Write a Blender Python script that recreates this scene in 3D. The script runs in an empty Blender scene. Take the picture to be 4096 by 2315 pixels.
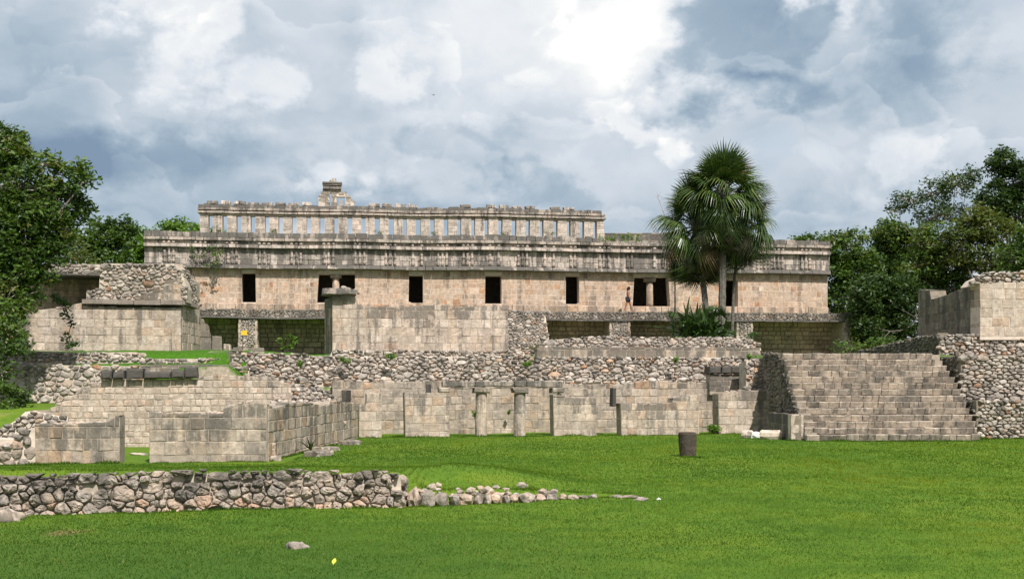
import bpy, math, random
import numpy as np
from mathutils import Vector, Matrix, noise as mnoise, geometry as mgeo

R = random.Random(7)
NP = np.random.default_rng(7)
scene = bpy.context.scene
COL = scene.collection

# ------------------------------------------------------------------ camera
F, YH, EYE, CX = 4800.0, 1530.0, 2.3, 2048.0      # focal length (photo px), horizon row, eye height (m)
cam_d = bpy.data.cameras.new('camera'); cam = bpy.data.objects.new('camera', cam_d); COL.objects.link(cam)
cam.location = (0, 0, EYE); cam.rotation_euler = (math.radians(90), 0, 0)
cam_d.sensor_width = 36.0; cam_d.lens = F / 4096.0 * 36.0
cam_d.shift_y = (YH - 1157.5) / 4096.0
cam_d.clip_start = 0.1; cam_d.clip_end = 6000.0
scene.camera = cam

# ------------------------------------------------------------------ sun, exposure
SUN_TO = Vector((0.25, -0.60, 0.79)).normalized()
sun_d = bpy.data.lights.new('sun', 'SUN'); sun = bpy.data.objects.new('sun', sun_d); COL.objects.link(sun)
sun_d.energy = 4.8; sun_d.angle = math.radians(0.55); sun_d.color = (1.0, 0.965, 0.92)
sun.location = (20, -20, 60)
sun.rotation_euler = (-SUN_TO).to_track_quat('-Z', 'Y').to_euler()
vs = scene.view_settings
vs.view_transform = 'Standard'; vs.look = 'None'; vs.gamma = 1.0; vs.exposure = 0.4; vs.use_curve_mapping = False
scene.cycles.use_denoising = True
scene.cycles.max_bounces = 6; scene.cycles.diffuse_bounces = 3; scene.cycles.transparent_max_bounces = 4
scene.cycles.transmission_bounces = 3; scene.cycles.glossy_bounces = 2

# ------------------------------------------------------------------ node helpers
class NT:
    def __init__(s, tree): s.t = tree; s.n = tree.nodes; s.l = tree.links
    def add(s, typ, **kw):
        nd = s.n.new(typ)
        for k, v in kw.items(): setattr(nd, k, v)
        return nd
    def put(s, sock, v):
        if v is None: return
        if hasattr(v, 'is_output'): s.l.new(v, sock)
        else: sock.default_value = v
    def math(s, op, a, b=None, c=None, clamp=False):
        nd = s.add('ShaderNodeMath', operation=op, use_clamp=clamp)
        s.put(nd.inputs[0], a); s.put(nd.inputs[1], b); s.put(nd.inputs[2], c)
        return nd.outputs[0]
    def vec(s, op, a, b=None):
        nd = s.add('ShaderNodeVectorMath', operation=op)
        s.put(nd.inputs[0], a); s.put(nd.inputs[1], b)
        return nd.outputs['Value'] if op in ('LENGTH', 'DOT_PRODUCT', 'DISTANCE') else nd.outputs['Vector']
    def noise(s, vec, scale, detail=4, rough=0.55, dist=0.0, lac=2.0):
        nd = s.add('ShaderNodeTexNoise'); s.put(nd.inputs['Vector'], vec)
        nd.inputs['Scale'].default_value = scale; nd.inputs['Detail'].default_value = detail
        nd.inputs['Roughness'].default_value = rough; nd.inputs['Distortion'].default_value = dist
        nd.inputs['Lacunarity'].default_value = lac
        return nd.outputs['Fac']
    def rng(s, v, a, b, c=0.0, d=1.0, smooth=False):
        nd = s.add('ShaderNodeMapRange', interpolation_type='SMOOTHSTEP' if smooth else 'LINEAR', clamp=True)
        s.put(nd.inputs[0], v)
        for i, q in enumerate((a, b, c, d)): s.put(nd.inputs[i + 1], q)
        return nd.outputs[0]
    def ramp(s, v, stops, interp='LINEAR'):
        nd = s.add('ShaderNodeValToRGB'); cr = nd.color_ramp; cr.interpolation = interp
        while len(cr.elements) < len(stops): cr.elements.new(0.5)
        for e, (p, c) in zip(cr.elements, stops): e.position = p; e.color = (*c, 1)
        s.put(nd.inputs[0], v); return nd.outputs[0]
    def mix(s, fac, a, b, mode='MIX'):
        nd = s.add('ShaderNodeMix', data_type='RGBA', blend_type=mode)
        s.put(nd.inputs[0], fac)
        for i, q in ((6, a), (7, b)):
            s.put(nd.inputs[i], (*q, 1) if isinstance(q, tuple) and len(q) == 3 else q)
        return nd.outputs[2]

# ------------------------------------------------------------------ world: blue sky under broken cloud
def build_world():
    w = bpy.data.worlds.new('World'); scene.world = w; w.use_nodes = True
    T = NT(w.node_tree); T.n.clear()
    out = T.add('ShaderNodeOutputWorld'); bg = T.add('ShaderNodeBackground')
    T.l.new(bg.outputs[0], out.inputs[0])
    sky = T.add('ShaderNodeTexSky', sky_type='NISHITA', sun_disc=False)
    sky.sun_elevation = math.asin(SUN_TO.z); sky.sun_rotation = math.atan2(SUN_TO.x, SUN_TO.y)
    d = T.add('ShaderNodeTexCoord').outputs['Generated']
    # cloud coordinates: direction, heights stretched so that clouds pile up near the horizon
    p0 = T.vec('MULTIPLY', d, (1.0, 1.0, 1.45))
    def warp(amount, scale, off):
        nd = T.add('ShaderNodeTexNoise'); T.put(nd.inputs['Vector'], T.vec('ADD', p0, off))
        nd.inputs['Scale'].default_value = scale; nd.inputs['Detail'].default_value = 3
        v = T.vec('SUBTRACT', nd.outputs['Color'], (0.5, 0.5, 0.5))
        return T.vec('ADD', p0, T.vec('MULTIPLY', v, (amount,) * 3))
    p = warp(0.055, 9.0, (0.0, 0.0, 0.0))
    nd = T.add('ShaderNodeTexNoise'); T.put(nd.inputs['Vector'], T.vec('ADD', p0, (4.0, 1.0, 2.0)))
    nd.inputs['Scale'].default_value = 11.0; nd.inputs['Detail'].default_value = 7; nd.inputs['Roughness'].default_value = 0.58
    pb = T.vec('ADD', p0, T.vec('MULTIPLY', T.vec('SUBTRACT', nd.outputs['Color'], (0.5, 0.5, 0.5)), (0.20, 0.20, 0.17)))
    def blob(px, py, rx, ry, amt, soft=0.1):
        u = Vector(((px - CX) / F, 1.0, (YH - py) / F)).normalized()
        q = T.vec('SUBTRACT', pb, (u.x, u.y, u.z * 1.45))
        q = T.vec('MULTIPLY', q, (F / rx, F / rx * 0.8, F / (ry * 1.45)))
        return T.rng(T.vec('LENGTH', q), soft, 1.0, amt, 0.0, True)
    def acc(vals):
        a = vals[0]
        for v in vals[1:]: a = T.math('ADD', a, v)
        return a
    # smooth grey sheet with soft swells
    big = T.noise(p, 4.2, 3, 0.45)
    med = T.noise(p, 13.0, 6, 0.52, 0.15)
    blobs = acc([blob(*b) for b in SKY_BLOBS])
    base = T.math('ADD', T.math('MULTIPLY_ADD', big, 0.40, 0.345), T.math('MULTIPLY_ADD', med, 0.26, -0.13))
    L = T.math('ADD', base, blobs)
    # heaped cumulus in front: crisp sunlit crowns, soft grey bodies melting into the sheet
    def heap(off, scale, thr, amt, gain, seed_d=7):
        q = T.vec('ADD', p, off)
        n1 = T.noise(q, scale, seed_d, 0.50, 0.2)
        n2 = T.noise(T.vec('ADD', q, (0.006, 0.0, 0.016)), scale, seed_d, 0.50, 0.2)
        edge = T.rng(n1, thr, thr + 0.022, 0.0, 1.0, True)
        body = T.rng(n1, thr, thr + 0.13, 1.0, 0.0, True)                 # bright at the rim, fading inwards
        rim = T.math('MULTIPLY', T.math('MULTIPLY', edge, body), T.rng(T.math('SUBTRACT', n1, n2), -0.012, 0.05, 0.0, 1.0))
        grey = T.math('MULTIPLY', T.math('MULTIPLY', edge, T.rng(T.math('SUBTRACT', n2, n1), -0.01, 0.05, 0.0, 1.0)), -gain)
        return T.math('ADD', T.math('MULTIPLY', rim, amt), grey)
    L = T.math('ADD', L, heap((3.1, 1.7, 0.4), 5.2, 0.47, 0.15, 0.06))
    L = T.math('ADD', L, heap((1.3, 5.2, 2.4), 9.0, 0.50, 0.12, 0.05))
    ccol = T.ramp(L, [(0.0, (0.22, 0.31, 0.43)), (0.28, (0.355, 0.455, 0.555)), (0.50, (0.53, 0.605, 0.685)),
                      (0.74, (0.72, 0.765, 0.825)), (0.94, (0.90, 0.915, 0.92)), (1.15, (0.99, 0.99, 0.98))])
    ccol = T.vec('MULTIPLY', ccol, (SKY_GAIN * 10.0,) * 3)
    # thin breaks through which the blue shows
    gap = T.rng(T.noise(T.vec('ADD', p, (7.3, 2.2, 5.0)), 5.0, 4, 0.5), 0.58, 0.70, 0.0, 0.30, True)
    colr = T.mix(gap, ccol, sky.outputs[0])
    # below the horizon: dull ground colour
    z = T.add('ShaderNodeSeparateXYZ'); T.put(z.inputs[0], d)
    low = T.rng(z.outputs[2], -0.02, 0.0)
    colr = T.mix(low, (0.9, 1.1, 0.6), colr)
    T.put(bg.inputs[0], colr); bg.inputs[1].default_value = 0.1
    w.cycles.sampling_method = 'MANUAL'; w.cycles.sample_map_resolution = 256
# centre (photo px), radii (px), brightness added
SKY_GAIN = 0.78
SKY_BLOBS = [(2230, 130, 720, 380, 0.30, 0.45), (2480, 60, 430, 330, 0.16, 0.4), (1590, 300, 170, 190, 0.22, 0.6), (2600, 440, 290, 90, 0.27, 0.5), (2760, 560, 110, 110, 0.27, 0.5), (960, 330, 200, 170, 0.26, 0.5), (1000, 470, 130, 90, 0.12),
             (2990, 160, 290, 210, -0.30, 0.65), (3080, 350, 400, 100, -0.32, 0.3), (3380, 240, 380, 220, -0.16), (3700, 230, 320, 440, -0.34), (3640, 570, 150, 160, 0.22, 0.45), (3330, 90, 120, 80, 0.32),
             (560, 620, 680, 190, -0.40, 0.2), (60, 560, 560, 330, -0.26), (150, 200, 460, 340, -0.12), (700, 110, 240, 260, 0.30, 0.5), (1250, 300, 220, 260, 0.05),
             (1330, 740, 200, 110, 0.22, 0.4), (2450, 640, 480, 170, 0.12), (1850, 610, 240, 150, -0.18, 0.5), (2080, 720, 200, 140, -0.18, 0.6), (3400, 920, 700, 180, -0.26), (3900, 760, 330, 330, -0.20),
             (900, 850, 1000, 150, -0.20), (1700, 880, 900, 150, -0.20), (2500, 900, 700, 140, -0.10), (1420, 130, 260, 160, -0.10), (3980, 90, 260, 240, 0.16), (1720, 430, 420, 200, 0.08), (900, 60, 160, 120, -0.06)]
build_world()
# ------------------------------------------------------------------ materials (all procedural)
def new_mat(name):
    m = bpy.data.materials.new(name); m.use_nodes = True
    T = NT(m.node_tree); b = T.n.get('Principled BSDF')
    return m, T, b
def bump(T, b, h, strength, dist):
    nd = T.add('ShaderNodeBump'); nd.inputs['Strength'].default_value = strength; nd.inputs['Distance'].default_value = dist
    T.put(nd.inputs['Height'], h); T.l.new(nd.outputs[0], b.inputs['Normal'])
def attr(T, name): return T.add('ShaderNodeAttribute', attribute_name=name).outputs['Fac']

STONE_TINT = (1.0, 0.925, 0.885)
LICHEN = (0.075, 0.070, 0.062)
def stone(name, stops, lichen=0.6, grey=0.5, gcol=(0.24, 0.225, 0.20), bmp=0.5, bscale=9.0, rough=0.92, light=0.25, tan=0.0, vary=(0.88, 1.10)):
    """weathered limestone: per-piece colour (attribute rnd), lichen growing down from the wall tops (attribute age)"""
    m, T, b = new_mat(name)
    pos = T.add('ShaderNodeNewGeometry').outputs['Position']
    tint = lambda c: (c[0] * STONE_TINT[0], c[1] * STONE_TINT[1], c[2] * STONE_TINT[2])
    base = T.ramp(attr(T, 'rnd'), [(p, tint(c)) for p, c in stops]); gcol = tint(gcol)
    age = attr(T, 'age')
    n1 = T.noise(pos, 1.1, 4, 0.55)
    n2 = T.noise(pos, 5.5, 6, 0.62, 0.3)
    n3 = T.noise(pos, 26.0, 4, 0.6)
    base = T.mix(T.rng(n1, 0.46, 0.60, 0.0, grey), base, gcol)
    base = T.mix(T.rng(n2, 0.55, 0.70, 0.0, light), base, (0.58, 0.52, 0.45))
    if tan:
        tn = T.noise(T.vec('MULTIPLY', T.vec('ADD', pos, (31, 7, 2)), (2.0, 2.0, 0.5)), 1.0, 4, 0.6)
        base = T.mix(T.rng(tn, 0.50, 0.62, 0.0, tan), base, (0.50, 0.365, 0.245))
    v = T.math('MULTIPLY', T.rng(n2, 0.30, 0.7, 0.66, 1.14), T.rng(n3, 0.3, 0.7, 0.80, 1.10))
    v = T.math('MULTIPLY', v, T.rng(T.math('FRACT', T.math('MULTIPLY', attr(T, 'rnd'), 17.3)), 0.0, 1.0, vary[0], vary[1]))
    base = T.mix(1.0, base, T.vec('MULTIPLY', v, (1, 1, 1)), 'MULTIPLY')
    ps = T.vec('MULTIPLY', pos, (2.3, 2.3, 0.22))
    st = T.rng(T.noise(ps, 1.0, 5, 0.60), 0.38, 0.62)
    pt = T.rng(T.noise(T.vec('ADD', pos, (11, 5, 3)), 0.75, 5, 0.62), 0.34, 0.66)
    fl = T.rng(T.noise(pos, 9.0, 4, 0.65), 0.32, 0.68)
    dark = T.math('MULTIPLY_ADD', st, 1.15, age)
    dark = T.math('MULTIPLY_ADD', pt, 0.70, dark)
    dark = T.math('MULTIPLY_ADD', fl, 0.40, dark)
    dm = T.rng(dark, 1.22, 1.90, 0.0, lichen, True)
    base = T.mix(dm, base, LICHEN)
    T.put(b.inputs['Base Color'], base)
    b.inputs['Roughness'].default_value = rough
    b.inputs['Specular IOR Level'].default_value = 0.2
    h = T.math('ADD', T.math('MULTIPLY', T.noise(pos, bscale, 6, 0.62), 1.0), T.math('MULTIPLY', n3, 0.35))
    bump(T, b, h, bmp, 0.05)
    return m

M = {}
M['palace'] = stone('palace_stone', [(0, (0.50, 0.36, 0.26)), (0.3, (0.53, 0.42, 0.325)), (0.6, (0.48, 0.38, 0.295)), (0.84, (0.57, 0.47, 0.385)), (0.95, (0.48, 0.33, 0.22)), (1, (0.43, 0.245, 0.145))], lichen=0.55, grey=0.15, gcol=(0.42, 0.35, 0.28), bmp=0.3, light=0.3, tan=0.25)
M['frieze'] = stone('frieze_stone', [(0, (0.55, 0.50, 0.45)), (0.4, (0.50, 0.46, 0.41)), (0.7, (0.60, 0.52, 0.455)), (1, (0.43, 0.39, 0.345))], lichen=0.76, grey=0.45, gcol=(0.27, 0.25, 0.225), bmp=0.5)
M['cornice'] = stone('cornice_stone', [(0, (0.36, 0.33, 0.285)), (0.5, (0.43, 0.385, 0.33)), (1, (0.30, 0.27, 0.235))], lichen=0.85, grey=0.6, gcol=(0.21, 0.195, 0.17), bmp=0.6)
M['dark'] = stone('blackened_stone', [(0, (0.09, 0.082, 0.072)), (0.5, (0.12, 0.108, 0.095)), (1, (0.078, 0.07, 0.062))], lichen=0.7, grey=0.6, gcol=(0.08, 0.072, 0.064), light=0.12, bmp=0.7)
M['ashlar'] = stone('grey_ashlar', [(0, (0.42, 0.365, 0.30)), (0.25, (0.50, 0.44, 0.365)), (0.45, (0.33, 0.30, 0.255)), (0.65, (0.52, 0.45, 0.37)), (0.82, (0.37, 0.33, 0.275)), (0.93, (0.50, 0.38, 0.27)), (1, (0.44, 0.30, 0.20))], lichen=0.70, grey=0.50, gcol=(0.25, 0.235, 0.21), bmp=0.5, light=0.3, tan=0.55)
M['pale'] = stone('pale_ashlar', [(0, (0.50, 0.43, 0.355)), (0.3, (0.56, 0.49, 0.41)), (0.55, (0.44, 0.39, 0.325)), (0.85, (0.59, 0.53, 0.455)), (1, (0.47, 0.355, 0.265))], lichen=0.68, grey=0.35, gcol=(0.33, 0.30, 0.26), bmp=0.5, light=0.35, tan=0.35)
M['room'] = stone('room_stone', [(0, (0.56, 0.44, 0.31)), (0.5, (0.60, 0.49, 0.36)), (1, (0.46, 0.36, 0.255))], lichen=0.5, grey=0.4, gcol=(0.38, 0.33, 0.235), bmp=0.4, light=0.1)
M['rubble'] = stone('rubble_stone', [(0, (0.40, 0.37, 0.325)), (0.25, (0.48, 0.445, 0.395)), (0.5, (0.35, 0.325, 0.285)), (0.7, (0.54, 0.51, 0.46)), (0.93, (0.45, 0.37, 0.295)), (0.975, (0.44, 0.32, 0.22)), (1, (0.43, 0.235, 0.13))], lichen=0.6, grey=0.35, bmp=0.7, light=0.35, vary=(0.74, 1.18))
M['boulder'] = stone('boulder_stone', [(0, (0.44, 0.38, 0.315)), (0.25, (0.35, 0.32, 0.28)), (0.5, (0.46, 0.39, 0.32)), (0.70, (0.33, 0.305, 0.27)), (0.82, (0.53, 0.425, 0.33)), (1, (0.52, 0.375, 0.275))], lichen=0.70, grey=0.40, gcol=(0.27, 0.25, 0.225), bmp=1.0, bscale=7.0, light=0.45)
M['stair'] = stone('stair_stone', [(0, (0.42, 0.365, 0.295)), (0.4, (0.49, 0.43, 0.355)), (0.7, (0.36, 0.32, 0.265)), (1, (0.51, 0.42, 0.335))], lichen=0.58, grey=0.45, bmp=0.5)
M['shadow_rubble'] = stone('shade_toned_rubble', [(0, (0.24, 0.215, 0.175)), (0.5, (0.31, 0.28, 0.23)), (1, (0.19, 0.17, 0.135))], lichen=0.75, grey=0.5, gcol=(0.14, 0.135, 0.10), bmp=0.7, light=0.15)  # darker stone for left-facing walls: their shade painted into the colour

def plain(name, col, rough=0.9, var=0.25, scale=4.0, bmp=0.3):
    m, T, b = new_mat(name)
    pos = T.add('ShaderNodeNewGeometry').outputs['Position']
    n = T.noise(pos, scale, 5, 0.6)
    c = T.mix(1.0, (*col,), T.vec('MULTIPLY', T.rng(n, 0.3, 0.7, 1 - var, 1 + var), (1, 1, 1)), 'MULTIPLY')
    T.put(b.inputs['Base Color'], c); b.inputs['Roughness'].default_value = rough
    b.inputs['Specular IOR Level'].default_value = 0.25
    if bmp: bump(T, b, T.noise(pos, scale * 3, 4, 0.6), bmp, 0.02)
    return m
M['mortar'] = plain('pink_mortar', (0.55, 0.45, 0.37), var=0.2)
M['mortar_grey'] = plain('grey_mortar', (0.31, 0.255, 0.20), var=0.3)
M['mortar_tan'] = plain('tan_mortar', (0.44, 0.37, 0.295), var=0.35, scale=3.0, bmp=0.8)
M['mortar_dark'] = plain('earth_mortar', (0.20, 0.165, 0.125), var=0.3)
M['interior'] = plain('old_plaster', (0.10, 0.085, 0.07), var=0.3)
M['bark'] = plain('grey_bark', (0.13, 0.112, 0.092), var=0.4, scale=3.0)
M['twig'] = plain('pale_twig', (0.36, 0.32, 0.27), var=0.3)
M['palm_bark'] = plain('palm_bark', (0.13, 0.115, 0.095), var=0.45, scale=7.0, bmp=0.6)
M['skin'] = plain('tanned_skin', (0.27, 0.115, 0.07), rough=0.6, var=0.08, bmp=0)
M['hair'] = plain('black_hair', (0.012, 0.010, 0.009), rough=0.5, var=0.1, bmp=0)
M['shorts'] = plain('dark_cloth', (0.022, 0.022, 0.035), var=0.2, bmp=0)
M['waist'] = plain('pale_cloth', (0.42, 0.30, 0.36), var=0.2, bmp=0)
M['iron'] = plain('rusty_iron', (0.075, 0.055, 0.045), var=0.3, bmp=0)
M['sign'] = plain('yellow_sign', (0.72, 0.46, 0.03), rough=0.5, var=0.12, bmp=0)
M['yleaf'] = plain('yellow_leaf', (0.82, 0.80, 0.10), rough=0.6, var=0.1, bmp=0)
M['white'] = plain('white_stone', (0.72, 0.70, 0.66), var=0.15)
M['feather'] = plain('dark_feather', (0.03, 0.03, 0.032), var=0.2, bmp=0)
M['earth'] = plain('bare_earth', (0.30, 0.17, 0.095), var=0.35, scale=9.0, bmp=0.8)

def leaf_mat(name, stops, trans=0.35, rough=0.5, spec=0.35):
    m, T, b = new_mat(name)
    col = T.ramp(attr(T, 'rnd'), stops)
    T.put(b.inputs['Base Color'], col); b.inputs['Roughness'].default_value = rough
    b.inputs['Specular IOR Level'].default_value = spec
    tr = T.add('ShaderNodeBsdfTranslucent'); T.put(tr.inputs[0], T.mix(1.0, col, (1.25, 1.2, 0.55), 'MULTIPLY'))
    mx = T.add('ShaderNodeMixShader'); mx.inputs[0].default_value = trans
    T.l.new(b.outputs[0], mx.inputs[1]); T.l.new(tr.outputs[0], mx.inputs[2])
    T.l.new(mx.outputs[0], T.n['Material Output'].inputs[0])
    return m
M['leaf'] = leaf_mat('leaf_green', [(0, (0.035, 0.07, 0.012)), (0.5, (0.070, 0.13, 0.020)), (0.85, (0.105, 0.17, 0.028)), (1, (0.15, 0.155, 0.04))])
M['leaf_bright'] = leaf_mat('leaf_bright', [(0, (0.06, 0.125, 0.014)), (0.6, (0.115, 0.21, 0.024)), (1, (0.17, 0.26, 0.045))])
M['leaf_dark'] = leaf_mat('leaf_dark', [(0, (0.026, 0.055, 0.012)), (0.6, (0.050, 0.092, 0.018)), (1, (0.085, 0.12, 0.028))])
M['leaf_yellow'] = leaf_mat('leaf_yellowish', [(0, (0.055, 0.085, 0.016)), (0.6, (0.10, 0.13, 0.025)), (1, (0.17, 0.17, 0.045))])
M['palm'] = leaf_mat('palm_green', [(0, (0.022, 0.044, 0.012)), (0.6, (0.045, 0.080, 0.018)), (0.9, (0.085, 0.125, 0.028)), (1, (0.14, 0.17, 0.04))], 0.15, 0.36)
M['palm_dry'] = leaf_mat('palm_dry', [(0, (0.12, 0.085, 0.045)), (1, (0.23, 0.16, 0.07))], 0.2, 0.6)
M['palm_dead'] = leaf_mat('palm_dead', [(0, (0.026, 0.028, 0.014)), (1, (0.058, 0.050, 0.026))], 0.1, 0.8)
M['blade'] = leaf_mat('grass_blade', [(0, (0.036, 0.084, 0.010)), (0.5, (0.085, 0.158, 0.016)), (0.85, (0.118, 0.184, 0.017)), (0.96, (0.16, 0.19, 0.012)), (1, (0.30, 0.27, 0.10))], 0.45, 0.8, 0.05)

def grass_mat():
    m, T, b = new_mat('lawn_grass')
    pos = T.add('ShaderNodeNewGeometry').outputs['Position']
    big = T.noise(pos, 0.16, 4, 0.5); med = T.noise(pos, 1.3, 5, 0.6); fine = T.noise(pos, 14.0, 5, 0.7)
    c = T.ramp(T.math('ADD', T.math('MULTIPLY', big, 0.55), T.math('MULTIPLY', med, 0.45)),
               [(0.36, (0.058, 0.122, 0.010)), (0.46, (0.086, 0.160, 0.016)), (0.56, (0.118, 0.186, 0.017)), (0.66, (0.150, 0.198, 0.022))])
    c = T.mix(1.0, c, T.vec('MULTIPLY', T.rng(fine, 0.3, 0.7, 0.78, 1.14), (1, 1, 1)), 'MULTIPLY')
    dry = T.rng(T.noise(pos, 0.7, 5, 0.65), 0.66, 0.78, 0.0, 0.45)
    c = T.mix(dry, c, (0.24, 0.21, 0.09))
    sp = T.add('ShaderNodeSeparateXYZ'); T.put(sp.inputs[0], pos)
    sward_l = T.math('MULTIPLY', T.rng(sp.outputs[1], 15.0, 22.0, 1.0, 0.0, True), T.rng(sp.outputs[0], -2.5, 4.0, 1.0, 0.0, True))   # coarser darker sward, front left
    c = T.mix(T.math('MULTIPLY', sward_l, 0.75), c, (0.046, 0.100, 0.014))
    clump = T.rng(T.noise(T.vec('MULTIPLY', pos, (1.0, 0.45, 1.0)), 2.3, 5, 0.7), 0.56, 0.70, 0.0, 0.55)
    c = T.mix(clump, c, (0.028, 0.085, 0.010))
    # worn spot where the soil shows
    dd = T.vec('LENGTH', T.vec('MULTIPLY', T.vec('SUBTRACT', pos, (-6.85, 18.45, 0.0)), (2.6, 1.7, 0.0)))
    soil = T.math('MULTIPLY', T.rng(dd, 0.15, 1.0, 1.0, 0.0), T.rng(T.noise(pos, 7.0, 5, 0.7), 0.45, 0.56))
    c = T.mix(soil, c, (0.30, 0.175, 0.10))
    T.put(b.inputs['Base Color'], c); b.inputs['Roughness'].default_value = 0.95; b.inputs['Specular IOR Level'].default_value = 0.1
    bump(T, b, T.noise(pos, 22.0, 4, 0.7), 0.9, 0.04)
    return m
M['grass'] = grass_mat()
def terrace_mat():
    m, T, b = new_mat('terrace_ground')
    pos = T.add('ShaderNodeNewGeometry').outputs['Position']
    n = T.noise(pos, 0.45, 5, 0.6); fine = T.noise(pos, 9.0, 5, 0.7)
    c = T.mix(T.rng(n, 0.44, 0.52), (0.055, 0.135, 0.011), (0.27, 0.225, 0.165))
    c = T.mix(attr(T, 'rnd'), c, (0.052, 0.135, 0.010))
    c = T.mix(1.0, c, T.vec('MULTIPLY', T.rng(fine, 0.3, 0.7, 0.6, 1.25), (1, 1, 1)), 'MULTIPLY')
    T.put(b.inputs['Base Color'], c); b.inputs['Roughness'].default_value = 0.95; b.inputs['Specular IOR Level'].default_value = 0.1
    bump(T, b, fine, 0.8, 0.05)
    return m
M['terrace'] = terrace_mat()
M['field'] = plain('far_ground', (0.055, 0.10, 0.025), var=0.5, scale=0.1, bmp=0)
M['stump'] = stone('stump_stone', [(0, (0.085, 0.066, 0.046)), (1, (0.12, 0.09, 0.06))], lichen=0.5, grey=0.6, gcol=(0.060, 0.048, 0.034), light=0.14, bmp=1.0, bscale=14.0)
M['thicket'] = leaf_mat('thicket_green', [(0, (0.018, 0.040, 0.010)), (0.7, (0.034, 0.070, 0.014)), (1, (0.075, 0.12, 0.03))], 0.08, 0.35)
# ------------------------------------------------------------------ object helpers
WPOS = {}
def ray(px, py): return Vector(((px - CX) / F, 1.0, (YH - py) / F))
def P(px, py, Y): return Vector(((px - CX) * Y / F, Y, EYE + (YH - py) * Y / F))
def PX(p): return (CX + p.x * F / p.y, YH - (p.z - EYE) * F / p.y)

def mesh_obj(name, V, Fc, mats, parent=None, rnd=None, age=None, smooth=False, midx=None, kind=None, origin=None):
    V = [Vector(v) for v in V] if not isinstance(V, np.ndarray) else V
    if isinstance(V, np.ndarray):
        c = Vector(V.mean(axis=0)) if origin is None else Vector(origin)
        loc = (V - np.array(c)).tolist()
    else:
        c = sum(V, Vector()) / len(V) if origin is None else Vector(origin)
        loc = [v - c for v in V]
    me = bpy.data.meshes.new(name); me.from_pydata(loc, [], Fc)
    for m in (mats if isinstance(mats, list) else [mats]): me.materials.append(m)
    nf = len(me.polygons)
    for nm, val in (('rnd', rnd), ('age', age)):
        if val is None: continue
        a = me.attributes.new(nm, 'FLOAT', 'FACE')
        a.data.foreach_set('value', np.full(nf, val, dtype=np.float32) if np.isscalar(val) else np.asarray(val, dtype=np.float32))
    if midx is not None: me.polygons.foreach_set('material_index', midx)
    if smooth: me.polygons.foreach_set('use_smooth', [True] * nf)
    o = bpy.data.objects.new(name, me); COL.objects.link(o)
    if parent is not None:
        o.parent = parent; o.location = c - WPOS[parent.name]
    else: o.location = c
    WPOS[o.name] = c
    if kind: o['kind'] = kind
    return o

def tag(o, label, cat, group=None):
    o['label'] = label; o['category'] = cat; o['kind'] = 'thing'
    if group: o['group'] = group
    return o

class Thing:
    def __init__(s, name, label, cat, loc, group=None):
        s.o = bpy.data.objects.new(name, None); COL.objects.link(s.o)
        s.o.empty_display_size = 0.3
        s.o.location = loc; WPOS[s.o.name] = Vector(loc); tag(s.o, label, cat, group); s.q = {}
    def part(s, name, V, Fc, mats, parent=None, **kw): return mesh_obj(name, V, Fc, mats, parent or s.o, **kw)
    def piece(s, name, V, Fc, mat, rnd, age, parent=None, smooth=False):
        s.q.setdefault(name, []).append((V, Fc, mat, rnd, age, parent or s.o, smooth))
    def flush(s, cap=298, minpx=9.0, fill='stone_fill'):
        for name, L in s.q.items():
            def size(it):
                xs = [v.x for v in it[0]]; zs = [v.z for v in it[0]]; ys = [v.y for v in it[0]]
                w = max(max(xs) - min(xs), 0.3 * (max(ys) - min(ys))); h = max(zs) - min(zs)
                return math.sqrt(max(w, .01) * max(h, .01)) * F / max(1.0, sum(ys) / len(ys))
            L = sorted(((size(it), k, it) for k, it in enumerate(L)), key=lambda t: -t[0])
            rest = []
            for i, (sz, k, it) in enumerate(L):
                if i < cap and sz >= minpx:
                    mesh_obj(name, it[0], it[1], it[2], it[5], rnd=it[3], age=it[4], smooth=it[6])
                else: rest.append(it)
            if rest:
                V, Fc, rn, ag, mi, mats = [], [], [], [], [], []
                for it in rest:
                    b = len(V); V += it[0]
                    if it[2] not in mats: mats.append(it[2])
                    for f in it[1]:
                        Fc.append([b + j for j in f]); rn.append(it[3]); ag.append(it[4]); mi.append(mats.index(it[2]))
                mesh_obj(name + '_fill', V, Fc, mats, s.o, rnd=rn, age=ag, midx=mi, kind='stuff')
        s.q = {}
        return s

class Frame:
    """a wall plane: A -> B along its foot (left to right as seen from outside), N outward, V up (may lean back)"""
    def __init__(s, A, B, lean=0.0, wob=0.0, seed=0.0):
        s.A = Vector(A); d = Vector(B) - s.A; d.z = 0
        s.len = d.length; s.U = d.normalized(); s.N0 = s.U.cross(Vector((0, 0, 1)))
        a = math.radians(lean)
        s.V = Vector((0, 0, 1)) * math.cos(a) - s.N0 * math.sin(a)
        s.N = s.N0 * math.cos(a) + Vector((0, 0, 1)) * math.sin(a)
        s.wob = wob; s.seed = seed
    def pt(s, u, n, v):
        p = s.A + s.U * u + s.N * n + s.V * v
        if s.wob: p.z += s.wob * mnoise.noise((u * 0.16 + s.seed, s.seed * 1.7, v * 0.05))
        return p
    def uv(s, px, py, n=0.0):
        r = ray(px, py); o = Vector((0, 0, EYE)); A = s.A + s.N * n
        t = (A - o).dot(s.N) / r.dot(s.N)
        q = o + r * t - s.A
        return (q.dot(s.U), q.dot(s.V))
    def poly(s, pts, n=0.0): return [s.uv(x, y, n) for x, y in pts]
    def off(s, n, v=0.0, **kw):
        f = Frame(s.A + s.N * n + s.V * v, s.A + s.N * n + s.V * v + s.U * s.len, **kw); f.wob = s.wob; f.seed = s.seed
        return f

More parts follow.
